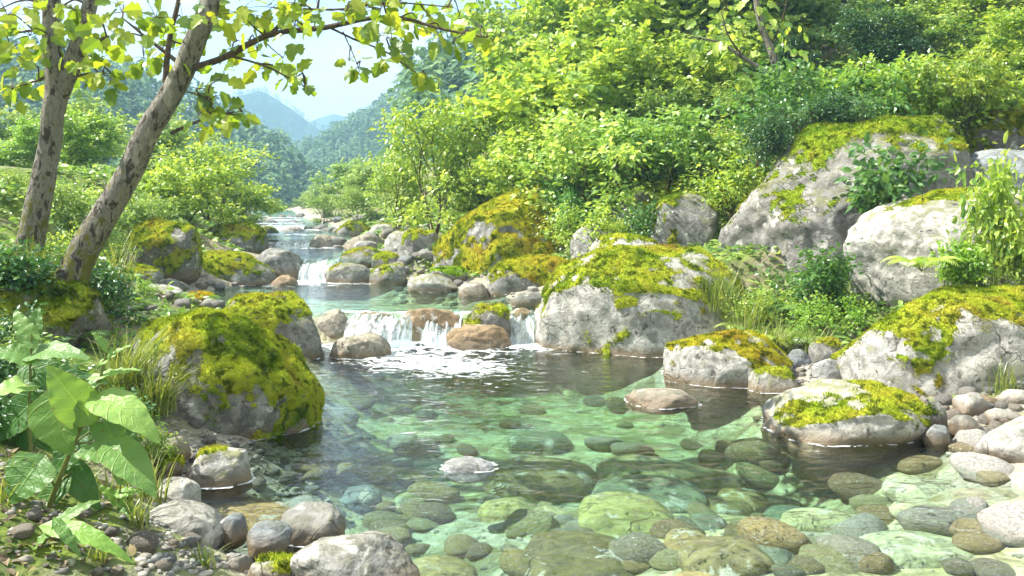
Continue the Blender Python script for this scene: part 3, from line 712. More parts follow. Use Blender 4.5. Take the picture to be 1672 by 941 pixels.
cascade(492, 552, 14.25, .62, .30, .25, 4, .05, .1)
cascade(455, 508, 18.45, .78, .62, .25, 5)
cascade(436, 500, 25.5, .92, .78, .3, 6)

# ------------------------------------------------------------------ leaves, branches
TPL = {}
def tpl(name, mid, sides):
    """mid: x of midrib points; sides: (x, halfwidth); z droops along the leaf, folds at the midrib"""
    V = [(0, 0, 0)]; right = []; left = []
    for x, w in sides:
        right.append(len(V)); V.append((x, w, .16*w-.18*x*x)); left.append(len(V)); V.append((x, -w, .16*w-.18*x*x))
    mids = []
    for x in mid: mids.append(len(V)); V.append((x, 0, -.18*x*x-.03))
    tip = len(V); V.append((1, 0, -.22))
    Fc = []
    for arr, fl in ((right, 0), (left, 1)):
        ring = [0]+arr+[tip]; mm = mids[0]
        for a, b in zip(ring[:-1], ring[1:]): Fc.append((mm, b, a) if fl == 0 else (mm, a, b))
    TPL[name] = (np.array(V, float), np.array(Fc))
tpl('ovate', [.5], [(.22, .24), (.55, .27)])
tpl('dia', [.5], [(.5, .3)])
tpl('lobed', [.5], [(.08, .22), (.2, .36), (.38, .27), (.52, .42), (.70, .26), (.84, .22)])
tpl('round', [.5], [(.05, .2), (.2, .38), (.45, .44), (.72, .34), (.9, .16)])
tpl('long', [.5], [(.25, .11), (.6, .1)])
tpl('blob', [.5], [(.03, .3), (.3, .5), (.62, .4), (.85, .28)])

def leaves(pos, dirs, nrm, size, kind, rnd):
    T, TF = TPL[kind]; n = len(pos)
    dirs = dirs/np.linalg.norm(dirs, axis=1)[:, None]
    side = np.cross(nrm, dirs); side /= np.maximum(np.linalg.norm(side, axis=1), 1e-6)[:, None]
    up = np.cross(dirs, side); s = np.asarray(size)[:, None, None]
    V = pos[:, None, :]+s*(T[None, :, 0:1]*dirs[:, None]+T[None, :, 1:2]*side[:, None]+T[None, :, 2:3]*up[:, None])
    Fc = TF[None]+(np.arange(n)*len(T))[:, None, None]
    return V.reshape(-1, 3), Fc.reshape(-1, 3), np.repeat(rnd, len(T))

def tubes(lines, sides=6):
    """lines: list of (points Nx3, radii N)"""
    VV, FF, k = [], [], 0
    for P, R in lines:
        P = np.asarray(P, float); R = np.asarray(R, float); n = len(P)
        T = np.gradient(P, axis=0); T /= np.maximum(np.linalg.norm(T, axis=1), 1e-9)[:, None]
        ref = np.array([0, 1., 0.]) if abs(T[0, 1]) < .8 else np.array([1., 0, 0])
        A = np.cross(T, ref); A /= np.linalg.norm(A, axis=1)[:, None]; Bv = np.cross(T, A)
        an = np.linspace(0, 2*math.pi, sides, endpoint=False)
        V = P[:, None]+R[:, None, None]*(np.cos(an)[None, :, None]*A[:, None]+np.sin(an)[None, :, None]*Bv[:, None])
        I = np.arange(n*sides).reshape(n, sides)+k; J = np.roll(I, -1, 1)
        FF.append(np.stack([I[:-1], J[:-1], J[1:], I[1:]], -1).reshape(-1, 4)); VV.append(V.reshape(-1, 3)); k += n*sides
    return np.concatenate(VV), np.concatenate(FF)

def smooth_line(P, n=24, jit=0, r=None):
    P = np.asarray(P, float); s = np.linspace(0, 1, len(P)); u = np.linspace(0, 1, n)
    # Catmull-Rom through the points
    out = []
    for q in u*(len(P)-1):
        i = min(int(q), len(P)-2); f = q-i
        p0, p1, p2, p3 = P[max(i-1, 0)], P[i], P[i+1], P[min(i+2, len(P)-1)]
        out.append(.5*((2*p1)+(-p0+p2)*f+(2*p0-5*p1+4*p2-p3)*f*f+(-p0+3*p1-3*p2+p3)*f**3))
    return np.array(out)

def spray(r, tips, per, spread, size, kind, up=.8, flat=.45, face=None):
    """leaf clusters round the twig tips"""
    n = len(tips)*per
    c = np.repeat(np.array(tips), per, 0)
    off = r.normal(0, 1, (n, 3))*spread*np.array([1, 1, flat])*np.repeat(r.uniform(.55, 1.5, len(tips)), per)[:, None]
    pos = c+off
    dirs = off+r.normal(0, .5*spread, (n, 3)); dirs[:, 2] -= .25*spread
    nrm = np.tile(np.array([0, 0, up]), (n, 1))+r.normal(0, .45, (n, 3))
    if face is not None: nrm += np.array(face)
    clump = np.repeat(r.uniform(0, 1, len(tips)), per)
    rnd = np.clip(.6*clump+.4*r.uniform(0, 1, n)+.1*off[:, 2]/spread, 0, 1)
    return leaves(pos, dirs, nrm, size*r.uniform(.6, 1.25, n), kind, rnd)

def grow(r, p, d, L, R, lev, maxlev, lines, tips, kids, angle, trop, low=.3):
    n = 6; P = [p]; dd = d
    for k in range(n-1):
        dd = dd+r.normal(0, .13, 3)+np.array([0, 0, trop]); dd /= np.linalg.norm(dd); P.append(P[-1]+dd*L/(n-1))
    P = np.array(P); lines.append((P, np.linspace(R, R*.45 if lev < maxlev else R*.25, n)))
    if lev == maxlev:
        tips.append(P[-1]); tips.append(P[3]); return
    for k in range(kids[lev]):
        s = r.uniform(.35 if lev else low, 1) if k else 1.0
        q = s*(n-1); i = min(int(q), n-2); b = P[i]+(P[i+1]-P[i])*(q-i)
        ax = r.normal(size=3); ax -= ax@dd*dd; ax /= np.linalg.norm(ax)
        a = math.radians(angle*r.uniform(.6, 1.3)) if k else .2
        nd = dd*math.cos(a)+ax*math.sin(a)
        grow(r, b, nd, L*r.uniform(.5, .75), R*.55*(1-.3*s)+R*.12, lev+1, maxlev, lines, tips, kids, angle, trop, low)

def make_tree(name, seed, height, stems, lev, kids, angle, trop, per, spread, leaf, kind, mat, trunk_r, lean=.15, flat=.45, face=None, twig=TWIG, low=.3, shoots=0):
    """prototype, unit: metres, base at the origin"""
    r = np.random.default_rng(seed); lines, tips = [], []
    for k in range(stems):
        a = r.uniform(0, 6.28); d = np.array([math.cos(a)*lean, math.sin(a)*lean, 1.0]); d /= np.linalg.norm(d)
        grow(r, np.array([math.cos(a), math.sin(a), 0])*.04*height*(stems > 1)*.5, d, height*(.55 if stems == 1 else .5), trunk_r*r.uniform(.7, 1), 0, lev, lines, tips, kids, angle, trop, low)
    V, Q = tubes(lines, 6)
    T = np.array(tips); sc = height/max(T[:, 2].max()+spread*.5, .1)
    root = empty(name, (0, 0, 0))
    lines = [(p*sc, q*sc) for p, q in lines]
    V, Fc, rn = spray(r, T*sc, per, spread, leaf, kind, flat=flat, face=face)
    # long young shoots standing clear of the crown, leaves alternating along them
    if shoots:
        sl, sp, sdv = [], [], []
        cen = (T*sc).mean(0)*[1, 1, .7]
        for k in range(shoots):
            a = (T*sc)[r.integers(len(T))]; d = a-cen; d = d/max(np.linalg.norm(d), .01)+r.normal(0, .35, 3)+[0, 0, .35]; d /= np.linalg.norm(d)
            l = height*r.uniform(.10, .22); q = np.linspace(0, 1, 9)[:, None]; P = a+d*l*q+np.array([0, 0, -.25*l])*q*q
            sl.append((P, np.linspace(.006, .002, 9)*height/2.5))
            for i in range(1, 9):
                for _ in range(2): sp.append(P[i]); sdv.append(np.cross(d, r.normal(size=3))+d*.5)
        lines += sl
        m = len(sp); V3, F3, r3 = leaves(np.array(sp), np.array(sdv), np.array([0, -.1, 1])+r.normal(0, .4, (m, 3)), leaf*r.uniform(.6, 1.1, m), kind, np.clip(r.normal(.75, .2, m), 0, 1))
        Fc = np.concatenate([Fc, F3+len(V)]); V = np.concatenate([V, V3]); rn = np.concatenate([rn, r3])
    VT, QT = tubes(lines, 6); build('trunk' if stems == 1 else 'stems', VT, QT, twig, root, True, {'rnd': np.full(len(VT), .4)})
    build('crown' if stems == 1 else 'foliage', V, Fc, mat, root, False, {'rnd': rn})
    root['h'] = float(height)
    return root

PROTO = {
    'sapling': lambda: make_tree('sapling_tree', 21, 2.6, 5, 2, (5, 3), 42, .03, 26, .15, .105, 'ovate', LEAF['yellow'], .022, .30, .4, shoots=50),
    'bush': lambda: make_tree('leafy_bush', 22, 1.8, 7, 2, (4, 3), 48, .03, 24, .13, .09, 'ovate', LEAF['green'], .016, .5, .35, low=.25, shoots=70),
    'ybush': lambda: make_tree('leafy_bush', 23, 1.8, 7, 2, (4, 3), 50, .03, 24, .13, .10, 'lobed', LEAF['yellow'], .016, .5, .35, low=.25, shoots=70),
    'maple': lambda: make_tree('broadleaf_tree', 24, 6.5, 1, 3, (10, 4, 3), 60, .02, 30, .36, .25, 'lobed', LEAF['yellow'], .10, .2, .2, low=.15, shoots=60),
    'green': lambda: make_tree('broadleaf_tree', 25, 6.5, 1, 3, (10, 4, 3), 56, .03, 30, .36, .24, 'lobed', LEAF['green'], .10, .2, .28, low=.15, shoots=60),
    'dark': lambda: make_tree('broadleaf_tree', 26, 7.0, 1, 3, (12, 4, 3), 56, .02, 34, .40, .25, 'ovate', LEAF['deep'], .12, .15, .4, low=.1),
    'lowshrub': lambda: make_tree('low_shrub', 27, .8, 8, 1, (6,), 50, .0, 26, .075, .06, 'ovate', LEAF['deep'], .008, .7, .5),
    'ylow': lambda: make_tree('low_shrub', 28, .8, 8, 1, (6,), 50, .0, 26, .075, .055, 'ovate', LEAF['yellow'], .008, .7, .5),
    'herb': lambda: make_tree('leafy_plant', 29, 1.1, 6, 1, (6,), 46, .02, 10, .10, .13, 'ovate', LEAF['herb'], .009, .35, .5, (0, -.4, 0), STEM),
    'yherb': lambda: make_tree('leafy_plant', 30, 1.0, 7, 1, (6,), 40, .03, 16, .075, .10, 'ovate', LEAF['yellow'], .008, .35, .6, (0, -.3, 0), STEM),
}
_made = {}
def place(kind, px, y, py_top, label, cat, group=None, wide=1.0, rot=0, tint=(1, 1, 1), z=None):
    """stands at column px and distance y on the ground, its top at row py_top"""
    x = (px-CX)*y/F
    if z is None: z = float(ground(np.array(x), np.array(y)))-.03
    top = EYE-(py_top-HY)*y/F
    if kind not in _made: _made[kind] = PROTO[kind](); o = _made[kind]
    else: o = copy_tree(_made[kind])
    s = max((top-z)/_made[kind]['h'], .15)
    o.location = (x, y, z); o.scale = (s*wide, s*wide, s); o.rotation_euler = (0, 0, math.radians(rot))
    tag(o, label, cat); 
    if group: o['group'] = group
    elif 'group' in o.keys(): del o['group']
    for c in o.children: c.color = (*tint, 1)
    return o

# trees and bushes of the right bank
G1 = 'trees on the right slope'
place('sapling', 708, 17, 158, 'yellow-green sapling with visible stems behind the sloping yellow boulder', 'tree', wide=.85)
place('sapling', 645, 19.5, 240, 'smaller pale sapling left of the yellow-green one', 'tree', rot=70, wide=.8)
place('ybush', 795, 16.5, 268, 'yellowish bush right behind the sloping yellow boulder', 'bush', rot=20)
place('ybush', 880, 15.5, 205, 'bright lobed-leaf bush above the sloping yellow boulder', 'bush', rot=100)
place('bush', 985, 13.6, 175, 'palest green bush behind the grey boulder with a pale top', 'bush', rot=10, wide=1.1, tint=(1.5, 1.4, 1.5))
place('bush', 1085, 13.2, 172, 'broad bush with dark stems above the mossy slab', 'bush', rot=140, wide=1.1, tint=(1.0, 1.1, 1.15))
place('ybush', 1165, 13.2, 200, 'yellow-tipped bush left of the cliff-like boulder', 'bush', rot=200, wide=1.0)
place('maple', 915, 22, -30, 'bright yellow-green tree beside the gap of sky', 'tree', rot=0)
place('maple', 1000, 19.5, -90, 'tall lime-coloured tree over the bushes, spreading layered sprays', 'tree', rot=130)
place('green', 1075, 20, -140, 'mid-green tree behind the lime-coloured tree', 'tree', rot=40)
place('maple', 1160, 18, -110, 'lime tree left of the bare forked trunk', 'tree', rot=250)
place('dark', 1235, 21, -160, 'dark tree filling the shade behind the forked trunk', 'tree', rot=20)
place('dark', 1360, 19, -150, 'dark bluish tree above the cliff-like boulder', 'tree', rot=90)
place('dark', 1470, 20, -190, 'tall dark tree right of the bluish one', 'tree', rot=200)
place('green', 1430, 15.5, -60, 'leafy green tree overhanging the dark hollow', 'tree', rot=310)
place('maple', 1560, 16.5, -150, 'pale lime tree near the top right corner', 'tree', rot=60)
place('maple', 1690, 14.5, -100, 'lime tree cut by the right edge', 'tree', rot=170)
place('green', 1640, 18, -160, 'green tree behind the pale corner trees', 'tree', rot=120)
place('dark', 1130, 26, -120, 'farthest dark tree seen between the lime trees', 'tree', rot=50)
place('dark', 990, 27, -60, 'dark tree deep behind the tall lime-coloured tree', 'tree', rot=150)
place('green', 930, 29, 30, 'green tree on the slope behind the sky-gap tree', 'tree', rot=210)
place('green', 850, 33, 90, 'hazy green tree at the left end of the right wood', 'tree', rot=30, tint=(.8, .95, .9))  # tint paints distance haze into the leaf colour
place('green', 760, 38, 170, 'hazy tree above the yellow-green sapling', 'tree', rot=80, tint=(.7, .9, .9))  # stronger cool tint, haze painted into the leaves
for i, (px, y, top, kd, lb, rt) in enumerate([
    (1180, 15.5, 60, 'ybush', 'tall yellow bush just left of the forked trunk', 15), (1225, 14.2, 130, 'bush', 'deep green bush at the foot of the forked trunk', 75), (1130, 16.2, 90, 'bush', 'tall green bush behind the yellow-tipped one', 35),
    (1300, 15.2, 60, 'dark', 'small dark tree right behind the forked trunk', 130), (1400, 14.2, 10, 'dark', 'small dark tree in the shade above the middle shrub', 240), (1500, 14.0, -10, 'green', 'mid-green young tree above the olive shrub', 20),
    (1590, 14.6, -40, 'maple', 'pale young lime tree right of the mid-green young tree', 140), (1680, 12.8, 0, 'maple', 'nearest pale tree at the top right edge', 280), (1050, 16.4, 60, 'maple', 'small lime tree behind the broad dark-stemmed bush', 80),
    (950, 16.8, 70, 'ybush', 'tall sunlit bush under the tall lime-coloured tree', 160), (1260, 17.5, -120, 'green', 'leafy tree whose crown fills the top above the forked trunk', 180), (1350, 23, -220, 'dark', 'highest dark tree on the slope', 10), (1560, 21, -260, 'green', 'tall green tree at the top of the slope near the corner', 330),
    (1090, 15.2, 140, 'bush', 'rounded bush between the two dark-stemmed bushes', 210), (1020, 24, -60, 'green', 'green tree in the gap between the lime trees', 300), (1720, 17, -200, 'green', 'green tree half outside the right edge', 60)]):
    place(kd, px, y, top, lb, 'tree' if kd in ('dark', 'green', 'maple') else 'bush', rot=rt, wide=1.15)
# shrubs crowning the big boulders
place('lowshrub', 1235, 11.0, 190, 'glossy shrub spilling over the left shoulder of the cliff-like boulder', 'shrub', wide=.9, z=2.05)
place('bush', 1330, 12.0, 95, 'dark-stemmed shrub crowning the cliff-like boulder', 'shrub', rot=30, wide=1.0, tint=(.5, .7, .7))
place('bush', 1440, 11.9, 90, 'green shrub in the middle above the cliff-like boulder', 'shrub', rot=160, wide=.95, tint=(1.15, 1.2, .8))
place('bush', 1545, 11.6, 75, 'olive shrub with loose twigs above the olive hump', 'shrub', rot=250, wide=.95, tint=(1, .95, .6))
place('ybush', 1640, 12, 110, 'pale shrub at the right edge above the olive hump', 'shrub', rot=310)
place('lowshrub', 1310, 10.9, 150, 'low dark shrub on the top edge of the cliff-like boulder', 'shrub', rot=90, wide=1.0, z=2.45, tint=(1.3, 1.3, 1.1))
place('lowshrub', 1400, 10.9, 145, 'low shrub between the crowning shrubs on the cliff-like boulder', 'shrub', rot=200, wide=1.0, z=2.5, tint=(1.3, 1.25, 1.2))
# plants among the right boulders
place('herb', 1470, 9.25, 232, 'broad-leaved dark plant between the cliff-like and great pale boulders', 'plant', wide=.9, z=1.25)
place('herb', 1345, 8.7, 402, 'leafy plant spreading at the foot of the cliff-like boulder', 'plant', rot=120, wide=1.0, z=.65)
place('lowshrub', 1300, 9.0, 425, 'green ground shrub behind the ferns', 'shrub', rot=40, wide=1.1, tint=(1.9, 1.7, 1.2))
place('ylow', 1250, 8.9, 468, 'yellow-green ground shrub right of the largest mossy boulder', 'shrub', rot=150, wide=1.1)
place('ylow', 1360, 8.3, 478, 'bright ground shrub against the great pale boulder', 'shrub', rot=250, wide=1.1, tint=(.75, .9, .8))
place('lowshrub', 1190, 9.4, 462, 'dark leafy clump draping over the largest mossy boulder', 'shrub', rot=300, wide=1.1, tint=(1.4, 1.4, 1.2))
place('yherb', 1625, 7.5, 262, 'tall bright leafy plant behind the mossy-crowned right boulder', 'plant', wide=.42, z=.75)
place('yherb', 1665, 7.4, 345, 'bright leafy plant cut by the right edge', 'plant', rot=140, wide=.55, z=.75)
place('yherb', 1570, 7.4, 395, 'low bright plant left of the tall bright one', 'plant', rot=220, wide=.8, z=.72, tint=(.8, .95, .9))
place('ylow', 1655, 7.6, 400, 'light-leaved clump low beside the great pale boulder', 'shrub', rot=20, z=.75, tint=(1.1, 1.1, 1.3))
place('ylow', 960, 12.2, 330, 'small bush between the sloping boulder and the grey one', 'shrub', rot=80)
place('lowshrub', 1040, 11.8, 330, 'dark small shrub left of the egg-shaped boulder', 'shrub', rot=10, tint=(1.5, 1.4, 1))
place('ylow', 1200, 11.8, 250, 'sunny tuft of leaves behind the egg-shaped boulder', 'shrub', rot=180)
place('lowshrub', 900, 14.2, 278, 'dark leaves over the crown of the sloping yellow boulder', 'shrub', rot=30, wide=.9, z=1.35, tint=(2.2, 2.1, 1.6))
place('lowshrub', 965, 13.2, 312, 'dark leafy clump at the right end of the sloping boulder', 'shrub', rot=230, wide=.8, z=.95, tint=(2, 2, 1.5))
# middle distance, upstream
G2 = 'trees along the upper stream'
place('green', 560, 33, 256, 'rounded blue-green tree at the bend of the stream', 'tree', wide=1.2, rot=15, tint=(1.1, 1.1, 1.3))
place('green', 612, 30, 262, 'green tree right of the rounded bend tree', 'tree', wide=1.1, rot=95)
place('bush', 590, 24, 305, 'low pale bush before the bend trees', 'bush', rot=45)
place('bush', 530, 28, 315, 'small bush at the stream edge near the bend', 'bush', rot=145)
place('ybush', 665, 22, 318, 'yellow-green bush under the smaller sapling', 'bush', rot=245)
place('green', 490, 58, 318, 'small far tree in the valley opening', 'tree', wide=1.3, rot=300)
place('green', 455, 62, 325, 'tiny far tree left of the valley opening', 'tree', wide=1.3, rot=200)
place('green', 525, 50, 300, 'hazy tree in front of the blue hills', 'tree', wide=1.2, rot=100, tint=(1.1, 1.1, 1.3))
# left bank
place('ybush', 400, 22, 290, 'lowest yellow bush at the right end of the left thicket', 'bush', rot=40, wide=1.1)
place('sapling', 350, 18, 225, 'sunny sapling right of the leaning trunk', 'tree', rot=200, wide=1.2)
place('ybush', 300, 15.5, 262, 'yellow-leaved bush behind the tall dark mossy boulder', 'bush', rot=110, wide=1.1)
place('green', 255, 21, 165, 'green tree between the leaning trunk and the far hill', 'tree', rot=30, wide=1.0)
place('maple', 150, 17, 175, 'light green tree seen between the two trunks', 'tree', rot=80, wide=1.1, tint=(.9, 1, 1.1))
place('maple', 40, 16, 195, 'light green tree behind the upright forked trunk', 'tree', rot=180, wide=1.1, tint=(.85, 1, 1.1))
place('green', -30, 19, 150, 'green tree cut by the left edge', 'tree', rot=220, wide=1.1)
place('green', 110, 24, 150, 'hazy green tree behind the light ones at left', 'tree', rot=270, wide=1.2)
place('bush', 220, 12.8, 310, 'shaded bush touching the leaning trunk', 'bush', rot=10)
place('bush', 130, 11, 290, 'green bush between the trunk bases', 'bush', rot=60, wide=1.0)
place('bush', 20, 10.5, 280, 'green bush left of the upright forked trunk', 'bush', rot=160, wide=1.0)
place('lowshrub', 30, 6.6, 395, 'dark leafy shrub at the foot of the upright trunk', 'shrub', rot=0, wide=1.2, tint=(1.3, 1.4, 1))
place('ylow', 90, 7.6, 375, 'lighter shrub between the two trunk feet', 'shrub', rot=90, wide=1.0)
place('lowshrub', 165, 6.9, 430, 'dark shrub at the right foot of the leaning trunk', 'shrub', rot=190, wide=1.0, tint=(1.2, 1.3, 1))
place('lowshrub', -20, 5.4, 480, 'dark leaves at the left edge above the heart-leaved plant', 'shrub', rot=280, wide=1.1, tint=(1.1, 1.2, 1))
place('ylow', 235, 8.8, 455, 'thin light shrub before the white boulder', 'shrub', rot=60, tint=(.7, .85, .8), wide=.8)

# ------------------------------------------------------------------ the leaning trees in the left foreground
def PX(lst, y, dy=0):
    return np.array([W(p[0], p[1], y+(p[2] if len(p) > 2 else 0)) for p in lst])

def limb(lst, y, r0, r1, n=22, flare=0):
    P = smooth_line(PX(lst, y), n); s = np.linspace(0, 1, n)
    R = r0+(r1-r0)*s+flare*np.exp(-s*9)
    P = P+np.stack([fbm(np.stack([s*7, s*0+r0*99, s*0+k*7.7], -1), 5, 2)*r0*.25 for k in range(3)], -1)
    return P, R*(1+.08*fbm(np.stack([s*14, s*0+r0*31, s*0], -1), 9, 2))

def canopy_tree(name, label, y, base, trunk_lines, branch_lines, clusters, mat, leaf, seed, kind='lobed'):
    b = W(base[0], base[1], y)
    root = empty(name, b, label, 'tree'); r = np.random.default_rng(seed)
    V, Q = tubes([limb(*a) for a in trunk_lines], 14); build('trunk', V-b, Q, BARK, root)
    lines = [limb(*a) for a in branch_lines]
    allp = np.concatenate([l[0] for l in lines])
    pos, dirs, siz = [], [], []
    for px, py, rad, n in clusters:
        n = int(n*1.5)
        c = W(px, py, y+r.uniform(-.5, .5)); k = np.argmin(((allp-c)**2)[:, [0, 2]].sum(1)+.2*(allp-c)[:, 1]**2); a = allp[k]
        m = a+(c-a)*.5+np.array([0, 0, .05])+r.normal(0, .03, 3)
        lines.append((smooth_line([a, m, c], 7), np.linspace(.008, .003, 7)))
        rr = rad*y/F
        for q in range(n):
            off = r.normal(0, .55, 3)*rr*np.array([1, 1, .8]); p0 = c+off
            s = leaf*r.uniform(.65, 1.2)
            dd = off+r.normal(0, .4*rr, 3); dd[2] -= .5*rr
            pos.append(p0); dirs.append(dd); siz.append(s)
            if q % 2 == 0: lines.append((np.array([c, (c+p0)/2+[0, 0, .01], p0]), np.array([.003, .002, .0015])))
    V, Q = tubes(lines, 6); build('branches', V-b, Q, TWIG, root)
    pos, dirs, siz = np.array(pos), np.array(dirs), np.array(siz); n = len(pos)
    nrm = np.tile(np.array([-.1, -.55, .45]), (n, 1))+r.normal(0, .4, (n, 3))
    V, Fc, rn = leaves(pos-b, dirs, nrm, siz, kind, r.uniform(0, 1, n))
    build('crown', V, Fc, mat, root, False, {'rnd': rn})
    return root

cl1 = [(200, 20, 45, 10), (190, 60, 35, 7), (235, 95, 35, 8), (255, 30, 40, 10), (300, 45, 35, 8), (312, 75, 28, 7), (268, 75, 30, 6), (350, 15, 35, 8), (392, 20, 40, 9), (425, 40, 30, 6),
       (445, 12, 35, 8), (482, 42, 28, 6), (388, 66, 25, 6), (420, 82, 25, 5), (462, 95, 20, 5), (482, 122, 18, 5), (500, 138, 14, 4), (430, 112, 18, 4), (565, 18, 35, 9), (590, 8, 35, 9), (622, 14, 30, 8),
       (655, 35, 22, 6), (680, 38, 20, 5), (612, 58, 22, 6), (640, 66, 20, 5), (625, 100, 18, 4), (662, 95, 18, 4), (700, 25, 25, 7), (722, 62, 18, 5), (750, 22, 25, 7), (738, 70, 15, 4), (690, 122, 14, 5), (772, 52, 15, 5), (797, 62, 12, 5),
       (335, 145, 22, 6), (340, 165, 20, 6), (322, 190, 18, 5), (370, 185, 18, 6), (392, 192, 14, 6), (352, 205, 14, 5), (360, 130, 20, 4), (570, 100, 12, 3), (585, 112, 12, 4), (520, 15, 30, 7), (480, 5, 30, 6), (650, 5, 30, 8)]
canopy_tree('grey_bark_tree', 'grey-barked tree leaning right over the stream, mossy at its base', 6.5, (115, 490),
            [([(95, 520), (118, 460), (140, 400), (196, 300), (252, 200), (305, 100), (348, 0), (385, -90)], 6.5, .112, .070, 40, .10)],
            [([(318, 112), (370, 92), (440, 57), (530, 45, -.1), (600, 30, -.15), (655, 29, -.2), (715, 45, -.25), (760, 55, -.3), (797, 62, -.3)], 6.5, .030, .004),
             ([(440, 57), (470, 28), (500, 0), (530, -40)], 6.5, .018, .008), ([(495, 15), (560, 15, -.1), (640, 5, -.2), (740, 12, -.3)], 6.45, .010, .004),
             ([(378, 92), (430, 107), (480, 132), (503, 144)], 6.5, .010, .003), ([(540, 46), (580, 65), (630, 85), (670, 113), (697, 130)], 6.4, .009, .003), ([(560, 52), (575, 85), (588, 118)], 6.4, .005, .002),
             ([(270, 135), (276, 65), (292, 0), (300, -60)], 6.5, .026, .014), ([(278, 218), (312, 203), (350, 190), (395, 182)], 6.5, .016, .003), ([(305, 150), (338, 162), (356, 200)], 6.45, .007, .002),
             ([(348, 0), (400, -30), (460, -50)], 6.5, .03, .01), ([(300, 110), (250, 70), (200, 30)], 6.5, .02, .005)],
            cl1, LEAF['canopy'], .125, 41)
cl2 = [(18, 80, 45, 9), (50, 58, 35, 8), (45, 105, 30, 6), (12, 25, 45, 9), (110, 100, 28, 6), (140, 90, 25, 6), (165, 95, 20, 5), (170, 120, 20, 6), (20, 145, 25, 6), (42, 138, 20, 5), (85, 85, 30, 6), (120, 15, 40, 10), (60, 15, 35, 8), (155, 60, 25, 6), (180, 135, 16, 5), (100, 125, 20, 5)]
canopy_tree('grey_bark_tree', 'upright grey-barked tree forking into two stems at the left edge', 7.3, (48, 430),
            [([(42, 455), (50, 410), (57, 350), (75, 250), (89, 170), (86, 100), (85, 0), (84, -90)], 7.3, .112, .065, 40, .07), ([(86, 190), (98, 155), (120, 100), (148, 0), (170, -90)], 7.32, .085, .055, 26)],
            [([(132, 90), (155, 70), (175, 60)], 7.3, .03, .008), ([(88, 125), (50, 135), (20, 145)], 7.3, .012, .003), ([(125, 125), (150, 120), (185, 125)], 7.3, .012, .003), ([(85, 60), (50, 50), (10, 60)], 7.3, .018, .005), ([(148, 10), (120, 0), (90, 20)], 7.3, .014, .004), ([(85, 10), (40, 0), (0, 15)], 7.3, .014, .004)],
            cl2, LEAF['canopy'], .14, 42)
cl3 = [(1140, 55, 30, 10), (1175, 60, 30, 10), (1205, 90, 25, 8), (1235, 0, 40, 12), (1255, 40, 30, 10), (1215, 120, 20, 7), (1290, 60, 30, 8), (1310, 110, 25, 8), (1190, 10, 35, 10)]
canopy_tree('forked_tree', 'thin forked grey trunk rising behind the cliff-like boulder', 12.6, (1304, 200),
            [([(1310, 230), (1300, 190), (1274, 130), (1258, 80), (1240, 30), (1230, -30), (1215, -120)], 12.6, .075, .035, 30, .03), ([(1268, 128), (1240, 112), (1214, 95), (1175, 70), (1130, 60)], 12.6, .05, .012, 20)],
            [([(1256, 80), (1275, 40), (1285, 0)], 12.6, .02, .006), ([(1214, 95), (1190, 60), (1178, 20)], 12.6, .02, .006), ([(1280, 150), (1310, 120), (1330, 100)], 12.6, .02, .005), ([(1262, 165), (1250, 140), (1215, 120)], 12.5, .015, .004)],
            cl3, LEAF['yellow'], .16, 43)

# ------------------------------------------------------------------ big heart-leaved plant, lower left
def heart(length, width, pointed=.9, curl=.25, fold=.12, n=14, m=5):
    s = np.linspace(0, 1, n)
    w = width*np.sin(np.pi*np.clip(s, 0, 1)**.5)**.75*(1-.15*s); w[0] = width*.02; w[-1] = 0
    q = np.linspace(-1, 1, 2*m+1)
    X = s[:, None]*length-(.30*length*np.abs(q)**1.1*np.exp(-s*6)[:, None])
    Y = w[:, None]*q[None]
    Z = -curl*length*(s**2)[:, None]+fold*np.abs(Y)*1.6-.35*fold*(Y/width)**2*width+.006*np.sin(s*26)[:, None]*np.abs(q)[None]
    return np.stack([X+0*Y, Y, Z+0*Y], -1).reshape(-1, 3), n, 2*m+1

def vein_leaf_mat():
    t = NT('heart_leaf')
    u = t.attr('u'); v = t.attr('v'); r = t.attr('rnd')
    av = t.math('ABSOLUTE', v)
    mid = t.ramp(av, [(.02, 1), (.06, 0)])
    ph = t.math('SUBTRACT', t.math('MULTIPLY', u, 5.0), t.math('MULTIPLY', av, 1.4))
    st = t.math('ABSOLUTE', t.math('SUBTRACT', t.math('FRACT', ph), .5))
    lat = t.ramp(st, [(.02, .7), (.07, 0)])
    vein = t.math('MAXIMUM', mid, lat)
    oi = t.n('ShaderNodeObjectInfo').outputs['Color']
    c = t.mix(r, (.075, .20, .05), (.22, .38, .09))
    c = t.mix(1.0, c, oi, 'MULTIPLY')
    tc = t.n('ShaderNodeTexCoord').outputs['Object']
    c = t.mix(t.ramp(t.noise(tc, 14, 4), [(.4, .35), (.6, 0)]), c, t.mix(1.0, c, (.65, .75, .6), 'MULTIPLY'))
    c2 = t.mix(t.math('MULTIPLY', vein, .55), c, t.mix(1.0, c, (1.8, 1.5, 1.6), 'MULTIPLY'))
    bp = t.n('ShaderNodeBump', {'Height': t.math('SUBTRACT', t.noise(tc, 45, 4), t.math('MULTIPLY', vein, 1.2)), 'Strength': .55, 'Distance': .012})
    fl = t.ramp(t.noise(tc, 31, 3), [(.66, 0), (.70, .7)]); c2 = t.mix(fl, c2, (.20, .14, .05))
    c2 = t.mix(t.ramp(av, [(.93, 0), (1.0, .5)]), c2, (.22, .17, .05))
    p = t.n('ShaderNodeBsdfPrincipled', {'Base Color': c2, 'Roughness': .4, 'Normal': bp.outputs[0], 'Specular IOR Level': .4})
    tr = t.n('ShaderNodeBsdfTranslucent', {'Color': t.mix(1.0, c2, (1.4, 1.3, .6), 'MULTIPLY')})
    return t.surf(t.shader_mix(.35, p.outputs[0], tr.outputs[0]))
HEART = vein_leaf_mat()

